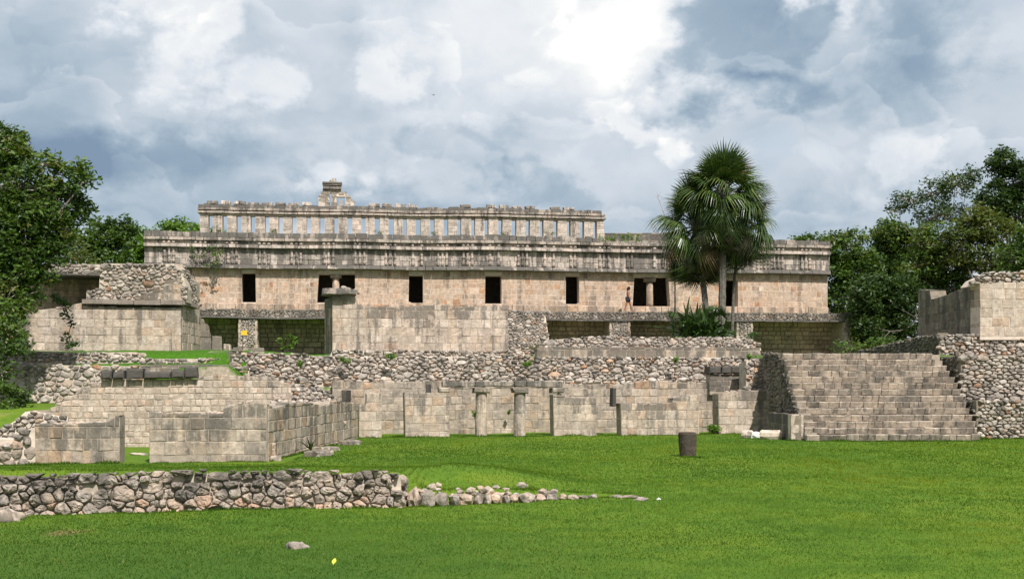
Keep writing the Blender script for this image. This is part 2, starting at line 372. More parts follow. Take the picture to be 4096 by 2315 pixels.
def spans(polys, c, axis):
    """even-odd intervals of the polygons along the line (coordinate[axis] = c)"""
    xs = []
    o = 1 - axis
    for pl in polys:
        for (a, b) in zip(pl, pl[1:] + pl[:1]):
            if (a[axis] > c) != (b[axis] > c):
                t = (c - a[axis]) / (b[axis] - a[axis]); xs.append(a[o] + t * (b[o] - a[o]))
    xs.sort()
    return list(zip(xs[::2], xs[1::2]))

def block(fr, u0, u1, v0, v1, v1b=None, nb=0.0, nt=0.0, depth=0.25, ch=0.02, jit=0.01, v0b=None):
    j = lambda k=1.0: R.uniform(-jit, jit) * k
    v1b = v1 if v1b is None else v1b
    C = [(u0 + j(1.2), v0 + j(.6)), (u1 + j(1.2), (v0 if v0b is None else v0b) + j(.6)), (u1 + j(1.2), v1b + j()), (u0 + j(1.2), v1 + j())]
    cu, cv = (u0 + u1) / 2, (v0 + (v1 + v1b) / 2) / 2
    ch = min(ch, 0.3 * (u1 - u0), 0.3 * (max(v1, v1b) - v0))
    V = []
    for k, (u, v) in enumerate(C): V.append(fr.pt(u, (nb if k < 2 else nt) - depth, v))
    for k, (u, v) in enumerate(C): V.append(fr.pt(u, (nb if k < 2 else nt) - ch * R.uniform(.7, 1.6), v))
    tl = R.uniform(-jit, jit) * 0.8
    for k, (u, v) in enumerate(C):
        V.append(fr.pt(u + math.copysign(ch * R.uniform(.6, 1.7), cu - u), (nb if k < 2 else nt) + j(.5) + tl,
                       v + math.copysign(ch * R.uniform(.6, 1.7), cv - v)))
    Fc = []
    for k in range(4):
        q = (k + 1) % 4
        Fc.append((k, q, 4 + q, 4 + k)); Fc.append((4 + k, 4 + q, 8 + q, 8 + k))
    Fc.append((8, 9, 10, 11))
    return V, Fc

def prism(fr, outer, holes, n0, n1, mat_w=None):
    """solid polygon between depth n0 (front) and n1 (back)"""
    loops = [outer] + list(holes)
    pts = [p for L in loops for p in L]
    tri = mgeo.tessellate_polygon([[Vector((p[0], p[1], 0)) for p in L] for L in loops])
    V = [fr.pt(u, n0, v) for u, v in pts] + [fr.pt(u, n1, v) for u, v in pts]
    m = len(pts); Fc = []
    for t in tri:
        a, b, c = [Vector((*pts[i], 0)) for i in t]
        if (b - a).cross(c - a).z < 0: t = (t[0], t[2], t[1])
        Fc.append(tuple(t)); Fc.append(tuple(m + i for i in reversed(t)))
    k = 0
    for L in loops:
        area = sum(a[0] * b[1] - b[0] * a[1] for a, b in zip(L, L[1:] + L[:1]))
        ccw = area > 0
        if L is not outer: ccw = not ccw
        for i in range(len(L)):
            a, b = k + i, k + (i + 1) % len(L)
            if not ccw: a, b = b, a
            if L is not outer: a, b = (a, b)
            Fc.append((a, m + a, m + b, b))
        k += len(L)
    return V, Fc

def boxV(fr, u0, u1, n0, n1, v0, v1):
    V = [fr.pt(u, n, v) for v in (v0, v1) for (u, n) in ((u0, n0), (u1, n0), (u1, n1), (u0, n1))]
    return V, [(0, 1, 2, 3)[::-1], (4, 5, 6, 7), (0, 1, 5, 4), (1, 2, 6, 5), (2, 3, 7, 6), (3, 0, 4, 7)]

def ashlar(T, fr, outer, mat, holes=(), ch=0.34, bw=0.42, cvar=0.15, wvar=0.35, thick=0.6, depth=0.2, gap=0.012,
           rec=0.014, jit=0.013, cham=0.013, name='block', nb=0.0, nt=0.0, core='mortar_grey', parent=None, core_name='wall_core',
           top_age=1.0, age0=0.0, rag=0.05, ends=True, v_rows=None, agespan=0.9, cap=True, cw=0.022):
    outer = [tuple(p) for p in outer]; holes = [list(map(tuple, h)) for h in holes]
    polys = [outer] + holes
    vmin = min(p[1] for p in outer); vmax = max(p[1] for p in outer)
    par = parent
    if core:
        co = [(u, v - 0.04 if v > vmin + 0.1 else v - 0.15) for u, v in outer]
        V, Fc = prism(fr, co, holes, -rec, -thick)
        nn = [(fr.N * (nb)) for _ in V]
        V = [a + b for a, b in zip(V, nn)] if nb or nt else V
        par = T.part(core_name, V, Fc, M[core], parent)
        par_sub = par if parent is None else parent
    else: par_sub = parent
    if v_rows is None:
        v_rows = [vmin]
        while v_rows[-1] < vmax - 0.05:
            v_rows.append(v_rows[-1] + ch * R.uniform(1 - cvar, 1 + cvar))
        if len(v_rows) > 2 and vmax - v_rows[-2] < 0.35 * ch: v_rows.pop()
        v_rows[-1] = vmax
    for r in range(len(v_rows) - 1):
        va, vb = v_rows[r], v_rows[r + 1]
        lo = (lambda u, r=r: cw * mnoise.noise((u * 1.1 + r * 7.3, r * 3.1, 0.5)) if r else 0.0)
        hi = (lambda u, r=r + 1: cw * mnoise.noise((u * 1.1 + r * 7.3, r * 3.1, 0.5)) if r < len(v_rows) - 1 else 0.0)
        for (ua, ub) in spans(polys, va + 0.25 * (vb - va), 1):
            if ub - ua < 0.06: continue
            cuts = [ua]
            while cuts[-1] < ub - 0.02:
                cuts.append(cuts[-1] + bw * R.uniform(1 - wvar, 1 + wvar) * (1.5 if R.random() < 0.10 else 1))
            if len(cuts) > 2 and ub - cuts[-2] < 0.4 * bw: cuts.pop()
            cuts[-1] = ub
            for k in range(len(cuts) - 1):
                a, b = cuts[k], cuts[k + 1]
                def top(u):
                    u = min(max(u, ua + 0.01), ub - 0.01)
                    for (p, q) in spans(polys, u, 0):
                        if p - 0.03 <= va + 0.22 * (vb - va) <= q + 0.03: return q
                    return vb
                ta = min(vb, top(a + 0.02)); tb = min(vb, top(b - 0.02)); tm = top((a + b) / 2)
                is_top = tm <= vb + 0.06
                if is_top: e = R.uniform(-rag, rag * 0.6); ta += e; tb += e * R.uniform(.3, 1.2)
                if max(ta, tb) - va < 0.07: continue
                ta = max(ta, va + 0.05); tb = max(tb, va + 0.05)
                d = thick - 0.01 if (ends and (k == 0 or k == len(cuts) - 2)) else (max(depth, 0.4 * thick) if is_top and cap else depth)
                dist = max(0.0, tm - (va + vb) / 2)
                age = age0 + top_age * max(0.0, 1 - dist / agespan)
                s = (ta + tb) / 2 - va
                f0 = (va - vmin) / max(vmax - vmin, .01); f1 = (max(ta, tb) - vmin) / max(vmax - vmin, .01)
                V, Fc = block(fr, a + gap / 2, b - gap / 2, va + gap / 2 + lo(a), ta - gap / 2 + (hi(a) if not is_top else 0), tb - gap / 2 + (hi(b) if not is_top else 0),
                              nb + (nt - nb) * f0, nb + (nt - nb) * f1, d, cham, jit, v0b=va + gap / 2 + lo(b))
                T.piece(name, V, Fc, mat, R.random(), min(1.3, age + R.uniform(-.15, .15)), par_sub)
    return par

def clip(poly, px, py, nx, ny, d):
    """keep the side where (p - P).n <= d"""
    out = []
    m = len(poly)
    for i in range(m):
        a = poly[i]; b = poly[(i + 1) % m]
        da = (a[0] - px) * nx + (a[1] - py) * ny - d; db = (b[0] - px) * nx + (b[1] - py) * ny - d
        if da <= 0: out.append(a)
        if (da < 0) != (db < 0) and abs(da - db) > 1e-9:
            t = da / (da - db); out.append((a[0] + t * (b[0] - a[0]), a[1] + t * (b[1] - a[1])))
    return out

def inside(polys, u, v):
    c = False
    for pl in polys:
        for a, b in zip(pl, pl[1:] + pl[:1]):
            if (a[1] > v) != (b[1] > v) and u < a[0] + (v - a[1]) / (b[1] - a[1]) * (b[0] - a[0]): c = not c
    return c

def cells(outer, su, sv, drop=0.14, big=0.0, rad=0.0):
    """power-diagram cells (u,v polygons) of an uneven point set covering the polygon"""
    u0 = min(p[0] for p in outer) - 2 * su; u1 = max(p[0] for p in outer) + 2 * su
    v0 = min(p[1] for p in outer) - 2 * sv; v1 = max(p[1] for p in outer) + 2 * sv
    G = {}
    nu, nv = int((u1 - u0) / su) + 1, int((v1 - v0) / sv) + 1
    for j in range(nv):
        sh = R.uniform(0, 1)
        for i in range(nu):
            if R.random() < drop: continue
            x = i + 0.5 + 0.5 * (j % 2) + 0.25 * sh + R.uniform(-.36, .36); y = j + 0.5 + R.uniform(-.34, .34)
            r = R.uniform(0, rad) * (2.0 if R.random() < big else 1.0)
            G.setdefault((int(x), int(y)), []).append((x, y, r))
    out = []
    for (ci, cj), L in G.items():
        for (x, y, r) in L:
            uu, vv = u0 + x * su, v0 + y * sv
            if not inside([outer], uu, vv): continue
            pl = [(x - 2.4, y - 2.4), (x + 2.4, y - 2.4), (x + 2.4, y + 2.4), (x - 2.4, y + 2.4)]
            for di in range(-3, 4):
                for dj in range(-3, 4):
                    for (qx, qy, qr) in G.get((ci + di, cj + dj), ()):
                        dx, dy = qx - x, qy - y; dd = math.hypot(dx, dy)
                        if dd < 1e-6 or dd > 3.4: continue
                        pl = clip(pl, x, y, dx / dd, dy / dd, (dd * dd + r * r - qr * qr) / (2 * dd))
                        if len(pl) < 3: break
            if len(pl) >= 3: out.append([(u0 + a * su, v0 + b * sv) for a, b in pl])
    return out

def resample(pl, n, round_=0.5):
    per = [0.0]
    for a, b in zip(pl, pl[1:] + pl[:1]): per.append(per[-1] + math.hypot(b[0] - a[0], b[1] - a[1]))
    out = []
    k = 0
    for i in range(n):
        t = per[-1] * (i + 0.5 * round_) / n
        while per[k + 1] < t: k += 1
        a, b = pl[k], pl[(k + 1) % len(pl)]
        f = (t - per[k]) / max(per[k + 1] - per[k], 1e-6)
        out.append((a[0] + f * (b[0] - a[0]), a[1] + f * (b[1] - a[1])))
    return out

def cobble(fr, pl, gap, bulge, back, n=8, rings=((1.0, 0.0), (0.62, 0.85)), rough=0.12, disp=0.0, hv=0.35):
    """one rubble stone grown from its cell: flat back, uneven bulging face"""
    m = len(pl)
    cu, cv = sum(p[0] for p in pl) / m, sum(p[1] for p in pl) / m
    rs = resample(pl, n, 1.0)
    mr = sum(math.hypot(u - cu, v - cv) for u, v in rs) / n
    if mr < gap * 2.2: return None
    sc = 1 - gap / mr
    V = []; sd = R.uniform(0, 99)
    tiltu, tiltv = R.uniform(-.5, .5), R.uniform(-.5, .5)
    for (k, h) in ((sc * 0.96, -back),) + tuple((sc * a, bulge * b) for a, b in rings):
        for (u, v) in rs:
            w = 1 + R.uniform(-rough, rough) * (0.5 if h < 0 else 1)
            du, dv = (u - cu) * k * w, (v - cv) * k * w
            nz = disp * (mnoise.noise(((cu + du) * 6 + sd, (cv + dv) * 6, sd)) + .6 * mnoise.noise(((cu + du) * 15 + sd, (cv + dv) * 15, 2))) if disp and h > 0 else 0
            V.append(fr.pt(cu + du, h * (1 + R.uniform(-hv, hv)) + (tiltu * du + tiltv * dv) * 0.3 * (h > 0) + nz, cv + dv))
    V.append(fr.pt(cu + R.uniform(-.1, .1) * mr, bulge * R.uniform(.9, 1.3), cv + R.uniform(-.1, .1) * mr))
    Fc = []
    nr = len(rings) + 1
    area = sum(a[0] * b[1] - b[0] * a[1] for a, b in zip(rs, rs[1:] + rs[:1]))
    for r in range(nr - 1):
        for i in range(n):
            q = (i + 1) % n
            f = (r * n + i, r * n + q, (r + 1) * n + q, (r + 1) * n + i)
            Fc.append(f if area > 0 else f[::-1])
    for i in range(n):
        f = ((nr - 1) * n + i, (nr - 1) * n + (i + 1) % n, nr * n)
        Fc.append(f if area > 0 else f[::-1])
    return V, Fc

def rubble(T, fr, outer, mat, su=0.30, sv=0.20, gap=0.02, bulge=0.09, back=0.10, thick=0.6, name='stone', core='mortar_tan',
           core_name='wall_core', parent=None, drop=0.16, age0=0.0, top_age=0.5, n=7, rings=((1.0, 0.15), (0.70, 0.9)), smooth=False,
           big=0.14, rad=0.58, rec=0.02, rough=0.16, shrink=0.03, agespan=0.7, cliptop=True):
    outer = [tuple(p) for p in outer]
    par = parent
    if core:
        vmin = min(p[1] for p in outer)
        co = [(u, v - shrink if v > vmin + 0.15 else v - 0.1) for u, v in outer]
        V, Fc = prism(fr, co, [], -rec, -thick)
        par = T.part(core_name, V, Fc, M[core], parent)
    sub = par if parent is None else parent
    vmax = max(p[1] for p in outer)
    su *= .72; sv *= .74; bulge *= .60; gap *= .55; rec *= .5
    for pl in cells(outer, su, sv, drop, big, rad):
        if cliptop:
            cm = sum(p[0] for p in pl) / len(pl); tq = [q for p, q in spans([outer], cm, 0)]
            if tq: pl = clip(pl, 0, 0, 0, 1, max(tq) + R.uniform(-.02, .04))
            if len(pl) < 3: continue
        r1 = R.uniform(.55, .82)
        g = cobble(fr, pl, gap * R.uniform(.5, 1.3), bulge * R.uniform(.4, 1.5), back, n, (rings[0], (r1, rings[-1][1])), rough)
        if not g: continue
        cu = sum(p[0] for p in pl) / len(pl); cv = sum(p[1] for p in pl) / len(pl)
        tp = vmax
        for (p, q) in spans([outer], cu, 0):
            if p <= cv <= q: tp = q
        T.piece(name, g[0], g[1], mat, R.random(), age0 + top_age * max(0, 1 - (tp - cv) / agespan) + R.uniform(-.2, .2), sub, smooth)
    return par

def rock(c, rx, ry, rz, n=7, seed=None, sub=2, rough=0.22):
    """loose boulder: displaced sphere, flattened below"""
    import bmesh
    bm = bmesh.new(); bmesh.ops.create_icosphere(bm, subdivisions=sub, radius=1.0)
    s = R.uniform(0, 99)
    V = []
    for v in bm.verts:
        k = 1 + rough * 1.6 * mnoise.noise(v.co * 1.3 + Vector((s, s, s))) + rough * 0.6 * mnoise.noise(v.co * 3.1 + Vector((s, 0, s)))
        p = v.co * k
        V.append(Vector((p.x * rx, p.y * ry, p.z * rz)) + Vector(c))
    Fc = [tuple(v.index for v in f.verts) for f in bm.faces]; bm.free()
    return V, Fc

def slab(c, ux, lx, ly, lz, jit=0.03, cham=0.03):
    """a hewn slab/beam with worn edges; ux = direction of its length"""
    U = Vector(ux).normalized(); fr = Frame(Vector(c) - U * lx / 2, Vector(c) + U * lx / 2)
    V, Fc = [], []
    secs = 5
    prof = [(-ly / 2, cham), (-ly / 2 + cham, 0), (ly / 2 - cham, 0), (ly / 2, cham), (ly / 2, lz - cham), (ly / 2 - cham, lz), (-ly / 2 + cham, lz), (-ly / 2, lz - cham)]
    for i in range(secs):
        t = lx * i / (secs - 1)
        e = 1.0 if 0 < i < secs - 1 else 0.93
        for (n, v) in prof:
            V.append(fr.pt(t + R.uniform(-jit, jit) * .5, n * e + R.uniform(-jit, jit), lz / 2 + (v - lz / 2) * e + R.uniform(-jit, jit)))
    for i in range(secs - 1):
        for k in range(8):
            q = (k + 1) % 8
            Fc.append((i * 8 + k, (i + 1) * 8 + k, (i + 1) * 8 + q, i * 8 + q))
    Fc.append(tuple(range(8))); Fc.append(tuple((secs - 1) * 8 + k for k in reversed(range(8))))
    return V, Fc

def tube(pts, radii, seg=6):
    V, Fc = [], []
    prev = None
    for i, p in enumerate(pts):
        p = Vector(p)
        d = (Vector(pts[min(i + 1, len(pts) - 1)]) - Vector(pts[max(i - 1, 0)]))
        d = d.normalized() if d.length > 1e-6 else Vector((0, 0, 1))
        a = d.orthogonal().normalized() if prev is None else (prev - d * prev.dot(d)).normalized()
        prev = a; b = d.cross(a)
        for k in range(seg):
            t = 2 * math.pi * k / seg
            V.append(p + (a * math.cos(t) + b * math.sin(t)) * radii[i])
    for i in range(len(pts) - 1):
        for k in range(seg):
            q = (k + 1) % seg
            Fc.append((i * seg + k, i * seg + q, (i + 1) * seg + q, (i + 1) * seg + k))
    Fc.append(tuple(reversed(range(seg)))); Fc.append(tuple((len(pts) - 1) * seg + k for k in range(seg)))
    return V, Fc

def lathe(c, prof, seg=20, jit=0.0, lean=(0, 0)):
    V, Fc = [], []
    z0 = prof[0][1]
    for (r, z) in prof:
        for k in range(seg):
            t = 2 * math.pi * k / seg
            rr = r * (1 + (jit * mnoise.noise((math.cos(t) * 2 + c[0], math.sin(t) * 2, z * 3)) if jit else 0))
            V.append(Vector((c[0] + rr * math.cos(t) + lean[0] * (z - z0), c[1] + rr * math.sin(t) + lean[1] * (z - z0), c[2] + z)))
    for i in range(len(prof) - 1):
        for k in range(seg):
            q = (k + 1) % seg
            Fc.append((i * seg + k, i * seg + q, (i + 1) * seg + q, (i + 1) * seg + k))
    Fc.append(tuple(reversed(range(seg)))); Fc.append(tuple((len(prof) - 1) * seg + k for k in range(seg)))
    return V, Fc

def merge(parts):
    V, Fc = [], []
    for v, f in parts:
        b = len(V); V += list(v); Fc += [tuple(b + i for i in q) for q in f]
    return V, Fc

def top_rubble(T, fr, u0, u1, vfn, thick, mat, num, name='cap_stone', s=0.12):
    """broken core stones lying along a wall top"""
    for _ in range(num):
        u = R.uniform(u0, u1); n = -R.uniform(0.1, thick - 0.05)
        k = s * R.uniform(.5, 1.4)
        c = fr.pt(u, n, vfn(u) + k * 0.15)
        V, Fc = rock(c, k * R.uniform(.8, 1.4), k, k * R.uniform(.5, .9), sub=1, rough=0.35)
        T.piece(name, V, Fc, mat, R.random(), 0.1)
# ------------------------------------------------------------------ ground
def smooth(a, b, x):
    t = min(1.0, max(0.0, (x - a) / (b - a))); return t * t * (3 - 2 * t)
WALL_L = [(-16.0, 19.3), (-8.9, 20.85), (-2.0, 22.4), (0.2, 23.1), (2.4, 24.1), (6, 26)]   # foot of the boulder wall and its kerb
def wall_y(X):
    for (x0, y0), (x1, y1) in zip(WALL_L, WALL_L[1:]):
        if X <= x1: return y0 + (y1 - y0) * (X - x0) / (x1 - x0)
    return WALL_L[-1][1]
def lawn_z(X, Y):
    d = Y - wall_y(X)
    a = 0.74 - 0.13 * smooth(-9, -2, X)
    a = a * (1 - smooth(-2.2, -1.5, X)) + (0.26 - 0.24 * smooth(-1.4, 2.6, X)) * smooth(-2.2, -1.5, X)
    top = a * (1 - smooth(0.5, 11.0, d))
    # the bank behind the kerb
    top += 0.34 * (1 - smooth(-1.8, 2.6, X)) * smooth(-2.2, -1.4, X) * smooth(0.6, 2.4, d) * (1 - smooth(3.0, 10, d))
    z = top * smooth(0.22, 0.45, d)
    z += 0.10 * smooth(8, 13, X) * smooth(49, 54, Y)
    z += 0.05 * mnoise.noise((X * 0.35, Y * 0.22, 0)) * smooth(4, 9, Y) + 0.015 * mnoise.noise((X * 1.9, Y * 1.5, 4))
    if X < -16.5: z += 1.35 * smooth(40, 47, Y)
    elif X < -14.0: z += 1.35 * smooth(40, 47, Y) * (1 - smooth(-16.5, -14, X))
    return z
def grid_obj(name, xs, ys, fz, mat, rfn=None):
    nx, ny = len(xs), len(ys)
    V = np.empty((nx * ny, 3)); k = 0
    for y in ys:
        for x in xs:
            V[k] = (x, y, fz(x, y)); k += 1
    Fc = [(j * nx + i, j * nx + i + 1, (j + 1) * nx + i + 1, (j + 1) * nx + i) for j in range(ny - 1) for i in range(nx - 1)]
    rn = None
    if rfn: rn = [rfn(V[f[0]][0] + .1, V[f[0]][1] + .1) for f in Fc]
    o = mesh_obj(name, V, Fc, mat, smooth=True, origin=(0, 30, 0), rnd=rn); o['kind'] = 'structure'
    return o
far = mesh_obj('ground', [(-3000, -500, -.35), (3000, -500, -.35), (3000, 5000, -.35), (-3000, 5000, -.35)], [(0, 1, 2, 3)], M['field']); far['kind'] = 'structure'
xs = list(np.arange(-30, -12, 0.6)) + list(np.arange(-12, 6, 0.2)) + list(np.arange(6, 42, 0.5))
ys = list(np.arange(1.0, 18, 0.5)) + list(np.arange(18, 27, 0.12)) + list(np.arange(27, 58, 0.45))
grid_obj('lawn', xs, ys, lawn_z, M['grass'])

def interp(tab, y):
    if y <= tab[0][0]: return tab[0][1]
    for (a, za), (b, zb) in zip(tab, tab[1:]):
        if y <= b: return za + (zb - za) * (y - a) / (b - a)
    return tab[-1][1]
def back_y(X): return 54.0 + (X + 6) * 0.19          # line of the low building's rear wall
TL = [(42, -.5), (47.5, -.5), (54.3, 1.2), (55.2, 1.6), (55.5, 3.0), (57.0, 3.25), (57.4, 3.7), (60, 3.92), (74, 4.1), (120, 4.1)]
def terr_z(X, Y):
    zl = interp(TL, Y)
    b = back_y(X); k = 56.9 + (X + 12.8) * .109
    zc = interp([(b - 1, -.5), (b + .4, -.5), (b + .9, 2.1), (k + .1, 2.1), (k + 1.0, 3.2), (k + 3.6, 3.40), (k + 4.6, 3.75), (76, 4.0), (120, 4.1)], Y)
    zr = interp([(51.0, -.5), (52.0, -.5), (52.3, 3.50), (60, 3.65), (76, 4.0), (120, 4.0)], Y)
    zq = interp([(50.5, -.5), (51.5, -.5), (51.9, 3.4), (53.1, 3.4), (53.5, 4.40), (60, 4.45), (63, 3.7), (90, 3.7), (120, 3.7)], Y)
    z = zl + (zc - zl) * smooth(-12.95, -12.6, X)
    z = z + (zr - z) * smooth(11.8, 12.1, X)
    z = z + (zq - z) * smooth(19.2, 19.6, X)
    if z > 0: z += 0.06 * mnoise.noise((X * .5, Y * .5, 9))
    # grassy bank left of the stub of wall
    return z
def terr_green(X, Y):
    if X < -15.0: return 1.0
    if X < -6 and Y > 59: return 1.0
    if 11.5 < X < 19.3: return 0.8
    return 0.0
grid_obj('terrace_ground', list(np.arange(-46, 60, 0.4)), list(np.arange(43, 62, 0.2)) + list(np.arange(62, 112, 1.0)), terr_z, M['terrace'], terr_green)

# ------------------------------------------------------------------ the long palace on the highest terrace
PZ = 7.03
pA = Vector(((560 - CX) * 77 / F, 77, PZ)); pB = Vector(((3310 - CX) * 82.5 / F, 82.5, PZ))
PF = Frame(pA, pB, wob=0.09, seed=3.3)
T = Thing('palace_building', 'long ruined stone palace with dark doorways, column frieze and pierced roof comb', 'building', pA + PF.U * 23)
def u_at(px, v=1.2):  # along the palace wall
    lo = PF.uv(px, 1150)[0]; return lo
U0, U1 = u_at(585), PF.len
def door(xl0, xl1, xr1, xr0, yt, yb):
    return PF.poly([(xl0, yb), (xr0, yb), (xr1, yt), (xl1, yt)])
doors = [door(966, 967, 1022, 1024, 1089, 1206), door(1267, 1275, 1420, 1421, 1095, 1209), door(1634, 1636, 1692, 1693, 1099, 1209),
         door(1940, 1941, 2006, 2007, 1104, 1216), door(2263, 2263, 2316, 2318, 1103, 1215), door(2530, 2537, 2674, 2682, 1107, 1225),
         door(2898, 2898, 2952, 2953, 1119, 1233)]
WALL_TOP = 2.66
wall = ashlar(T, PF, [(U0, 0.44), (U1, 0.44), (U1, WALL_TOP), (U0, WALL_TOP)], M['palace'], holes=doors, ch=0.37, bw=0.46, cvar=0.12, wvar=0.4,
              thick=0.85, gap=0.016, rec=0.008, jit=0.007, cham=0.010, name='wall_block', core='mortar', core_name='front_wall', top_age=0.25, agespan=0.5, rag=0.0)
ashlar(T, PF, [(U0, 0.0), (U1 + .05, 0.0), (U1 + .05, 0.43), (U0, 0.43)], M['palace'], ch=0.43, cvar=0, bw=0.55, thick=0.5, nb=0.07, nt=0.06, name='plinth_block', core=None, rag=0.0, top_age=0.25, age0=.25)
# solid rear of the building: dark rooms behind the doors
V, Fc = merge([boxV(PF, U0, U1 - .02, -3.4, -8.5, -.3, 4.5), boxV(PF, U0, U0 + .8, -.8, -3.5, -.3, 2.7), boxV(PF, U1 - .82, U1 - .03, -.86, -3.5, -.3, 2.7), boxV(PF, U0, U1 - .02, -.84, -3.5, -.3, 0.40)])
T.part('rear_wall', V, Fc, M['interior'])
V, Fc = boxV(PF, U0, U1 - .02, .06, -8.45, 2.62, 4.62)
upper = T.part('upper_wall', V, Fc, M['mortar_grey'])
# mouldings and frieze (bottom to top)
def strip(v0, v1, nb, nt, bw, mat, name, ua=U0 - .1, ub=U1 + .1, age0=0.0, top_age=0.3, rag=0.0, thick=0.5, ch=None, gap=0.02, jit=0.012):
    ashlar(T, PF, [(ua, v0), (ub, v0), (ub, v1), (ua, v1)], mat, ch=ch or (v1 - v0), cvar=0.12 if ch else 0, bw=bw, thick=thick, nb=nb, nt=nt, name=name,
           core=None, rag=rag, top_age=top_age, age0=age0, gap=gap, parent=upper, jit=jit)
strip(2.66, 2.95, 0.46, 0.24, 0.75, M['cornice'], 'moulding_block', age0=0.7)
strip(2.95, 3.99, 0.15, 0.13, 0.52, M['frieze'], 'frieze_block', ch=0.35, age0=0.42, top_age=0.0, gap=.012)
strip(3.99, 4.22, 0.42, 0.40, 0.85, M['frieze'], 'moulding_block', age0=0.0)
strip(4.22, 4.44, 0.24, 0.22, 0.55, M['frieze'], 'frieze_block', age0=-0.1)
strip(4.44, 4.64, 0.42, 0.44, 0.70, M['frieze'], 'moulding_block', age0=0.0)
strip(4.64, 5.02, 0.36, 0.30, 0.60, M['cornice'], 'parapet_block', age0=0.62, rag=0.07, ub=u_at(2400), thick=.6)
strip(4.64, 4.98, 0.34, 0.30, 0.60, M['cornice'], 'parapet_block', age0=0.62, rag=0.05, ua=u_at(3060), thick=.6)
strip(4.64, 4.80, 0.24, 0.20, 0.35, M['rubble'], 'parapet_block', age0=0.5, rag=0.10, ua=u_at(2400), ub=u_at(3060), thick=.6)
# colonnettes of the frieze, in threes, and the little heads above them
def colonnette(u, v0, v1, r):
    h = v1 - v0
    prof = [(.62, 0), (.62, .03), (1.0, .035), (1.05, .075), (.75, .085), (.75, .10), (1.05, .11), (1.05, .15), (.72, .16), (.74, .30), (.74, .42),
            (1.0, .44), (1.05, .475), (.75, .485), (.75, .50), (1.05, .51), (1.02, .55), (.74, .57), (.72, .80), (.95, .82), (.98, .86), (.74, .87), (.70, .93), (.5, 1.0)]
    c = PF.pt(u, 0.165, v0)
    return lathe(c, [(a * r, b * h) for a, b in prof], seg=8, jit=0.08)
groups = [678, 804, 930, 1058, 1186, 1315, 1440, 1561, 1668, 1769, 1870, 1976, 2089, 2195, 2298, 2414, 2525, 2632, 2738, 2846, 2950, 3109, 3219]
for gx in groups:
    uc = u_at(gx)
    for k in (-1, 0, 1):
        if R.random() < 0.07: continue
        V, Fc = colonnette(uc + k * 0.285 + R.uniform(-.01, .01), 3.0, 3.97 - (R.random() < .3) * R.uniform(.1, .45), R.uniform(.10, .125))
        T.piece('colonnette', V, Fc, M['frieze'], R.random(), R.uniform(-.2, .4), upper)
        V, Fc = lathe(PF.pt(uc + k * 0.30, 0.24, 4.23), [(.07, 0), (.12, .05), (.12, .12), (.08, .17), (.02, .19)], seg=8, jit=.1)
        T.piece('carved_head', V, Fc, M['frieze'], R.random(), 0.1, upper)
# lattice panel by the right end
ul = u_at(3022)
for i in range(5):
    for j in range(4):
        V, Fc = block(PF, ul + i * .25, ul + i * .25 + .15, 3.03 + j * .24, 3.03 + j * .24 + .15, nb=.21, nt=.21, depth=.1, ch=.02, jit=.01)
        T.piece('lattice_stone', V, Fc, M['frieze'], R.random(), .1, upper)
# columns of the two double doorways, with capital
for (px, yt, yb, cap0, cap1) in ((1343, 1111, 1209, 1323, 1364), (2603, 1125, 1226, 2585, 2628)):
    u, v0 = PF.uv(px, yb); _, v1 = PF.uv(px, yt)
    c = PF.pt(u, -.32, v0)
    V, Fc = lathe(c, [(.23, 0), (.235, .3), (.235, (v1 - v0) * .55), (.225, (v1 - v0) * .56), (.23, v1 - v0 + .01)], seg=16, jit=.05)
    col = T.part('column', V, Fc, M['palace'], rnd=.35, age=.1, smooth=True)
    V, Fc = block(PF, u - .36, u + .36, v1 + .012, v1 + .28, nb=-.02, nt=-.02, depth=.6, ch=.03)
    T.part('capital', V, Fc, M['palace'], col, rnd=.7, age=.2)
# doorway sills and jamb stones
for dpoly in doors:
    (a, v), (b, _), (b1, vt), (a1, _) = dpoly
    V, Fc = boxV(PF, a - .02, b + .02, .03, -.5, .405, .452)
    T.part('door_sill', V, Fc, M['palace'], rnd=.05, age=0.0)
# roof surface with dirt
V, Fc = boxV(PF, U0 + .1, U1 - .1, .1, -8.4, 4.60, 4.70)
T.part('roof', V, Fc, M['terrace'], rnd=0.0)
# ---- roof comb
CF = Frame(pA - PF.N * 3.6, pB - PF.N * 3.6, wob=0.09, seed=3.3)
cu = lambda px: CF.uv(px, 890)[0]
opens = [(833, 851), (889, 908), (945, 965), (1002, 1021), (1059, 1077), (1114, 1131), (1168, 1187), (1226, 1243), (1280, 1299), (1337, 1353), (1390, 1409), (1447, 1462),
         (1499, 1519), (1555, 1575), (1611, 1627), (1663, 1683), (1720, 1738), (1775, 1793), (1830, 1845), (1885, 1900), (1938, 1954), (1993, 2010), (2047, 2066),
         (2105, 2120), (2160, 2174), (2214, 2231), (2268, 2283), (2320, 2337), (2374, 2388)]
cv = lambda px, y: CF.uv(px, y)[1]
vb, vt = 4.65, cv(1500, 872) + .06
ho = [[(cu(a) + R.uniform(-.02, .02), vb + .25), (cu(b) + R.uniform(-.02, .02), vb + .25), (cu(b), vt), (cu(a), vt)] for a, b in opens]
c0, c1 = cu(800), cu(2412)
v_top = cv(1500, 862)
comb = ashlar(T, CF, [(c0, vb), (c1 + .25, vb), (c1, v_top), (c0, v_top)], M['frieze'], holes=ho, ch=0.36, bw=0.42, cvar=.1, thick=0.75, cham=.012, name='comb_block', core='mortar',
              core_name='roof_comb', top_age=0.0, age0=0.0, rag=0, gap=.02, rec=.016)
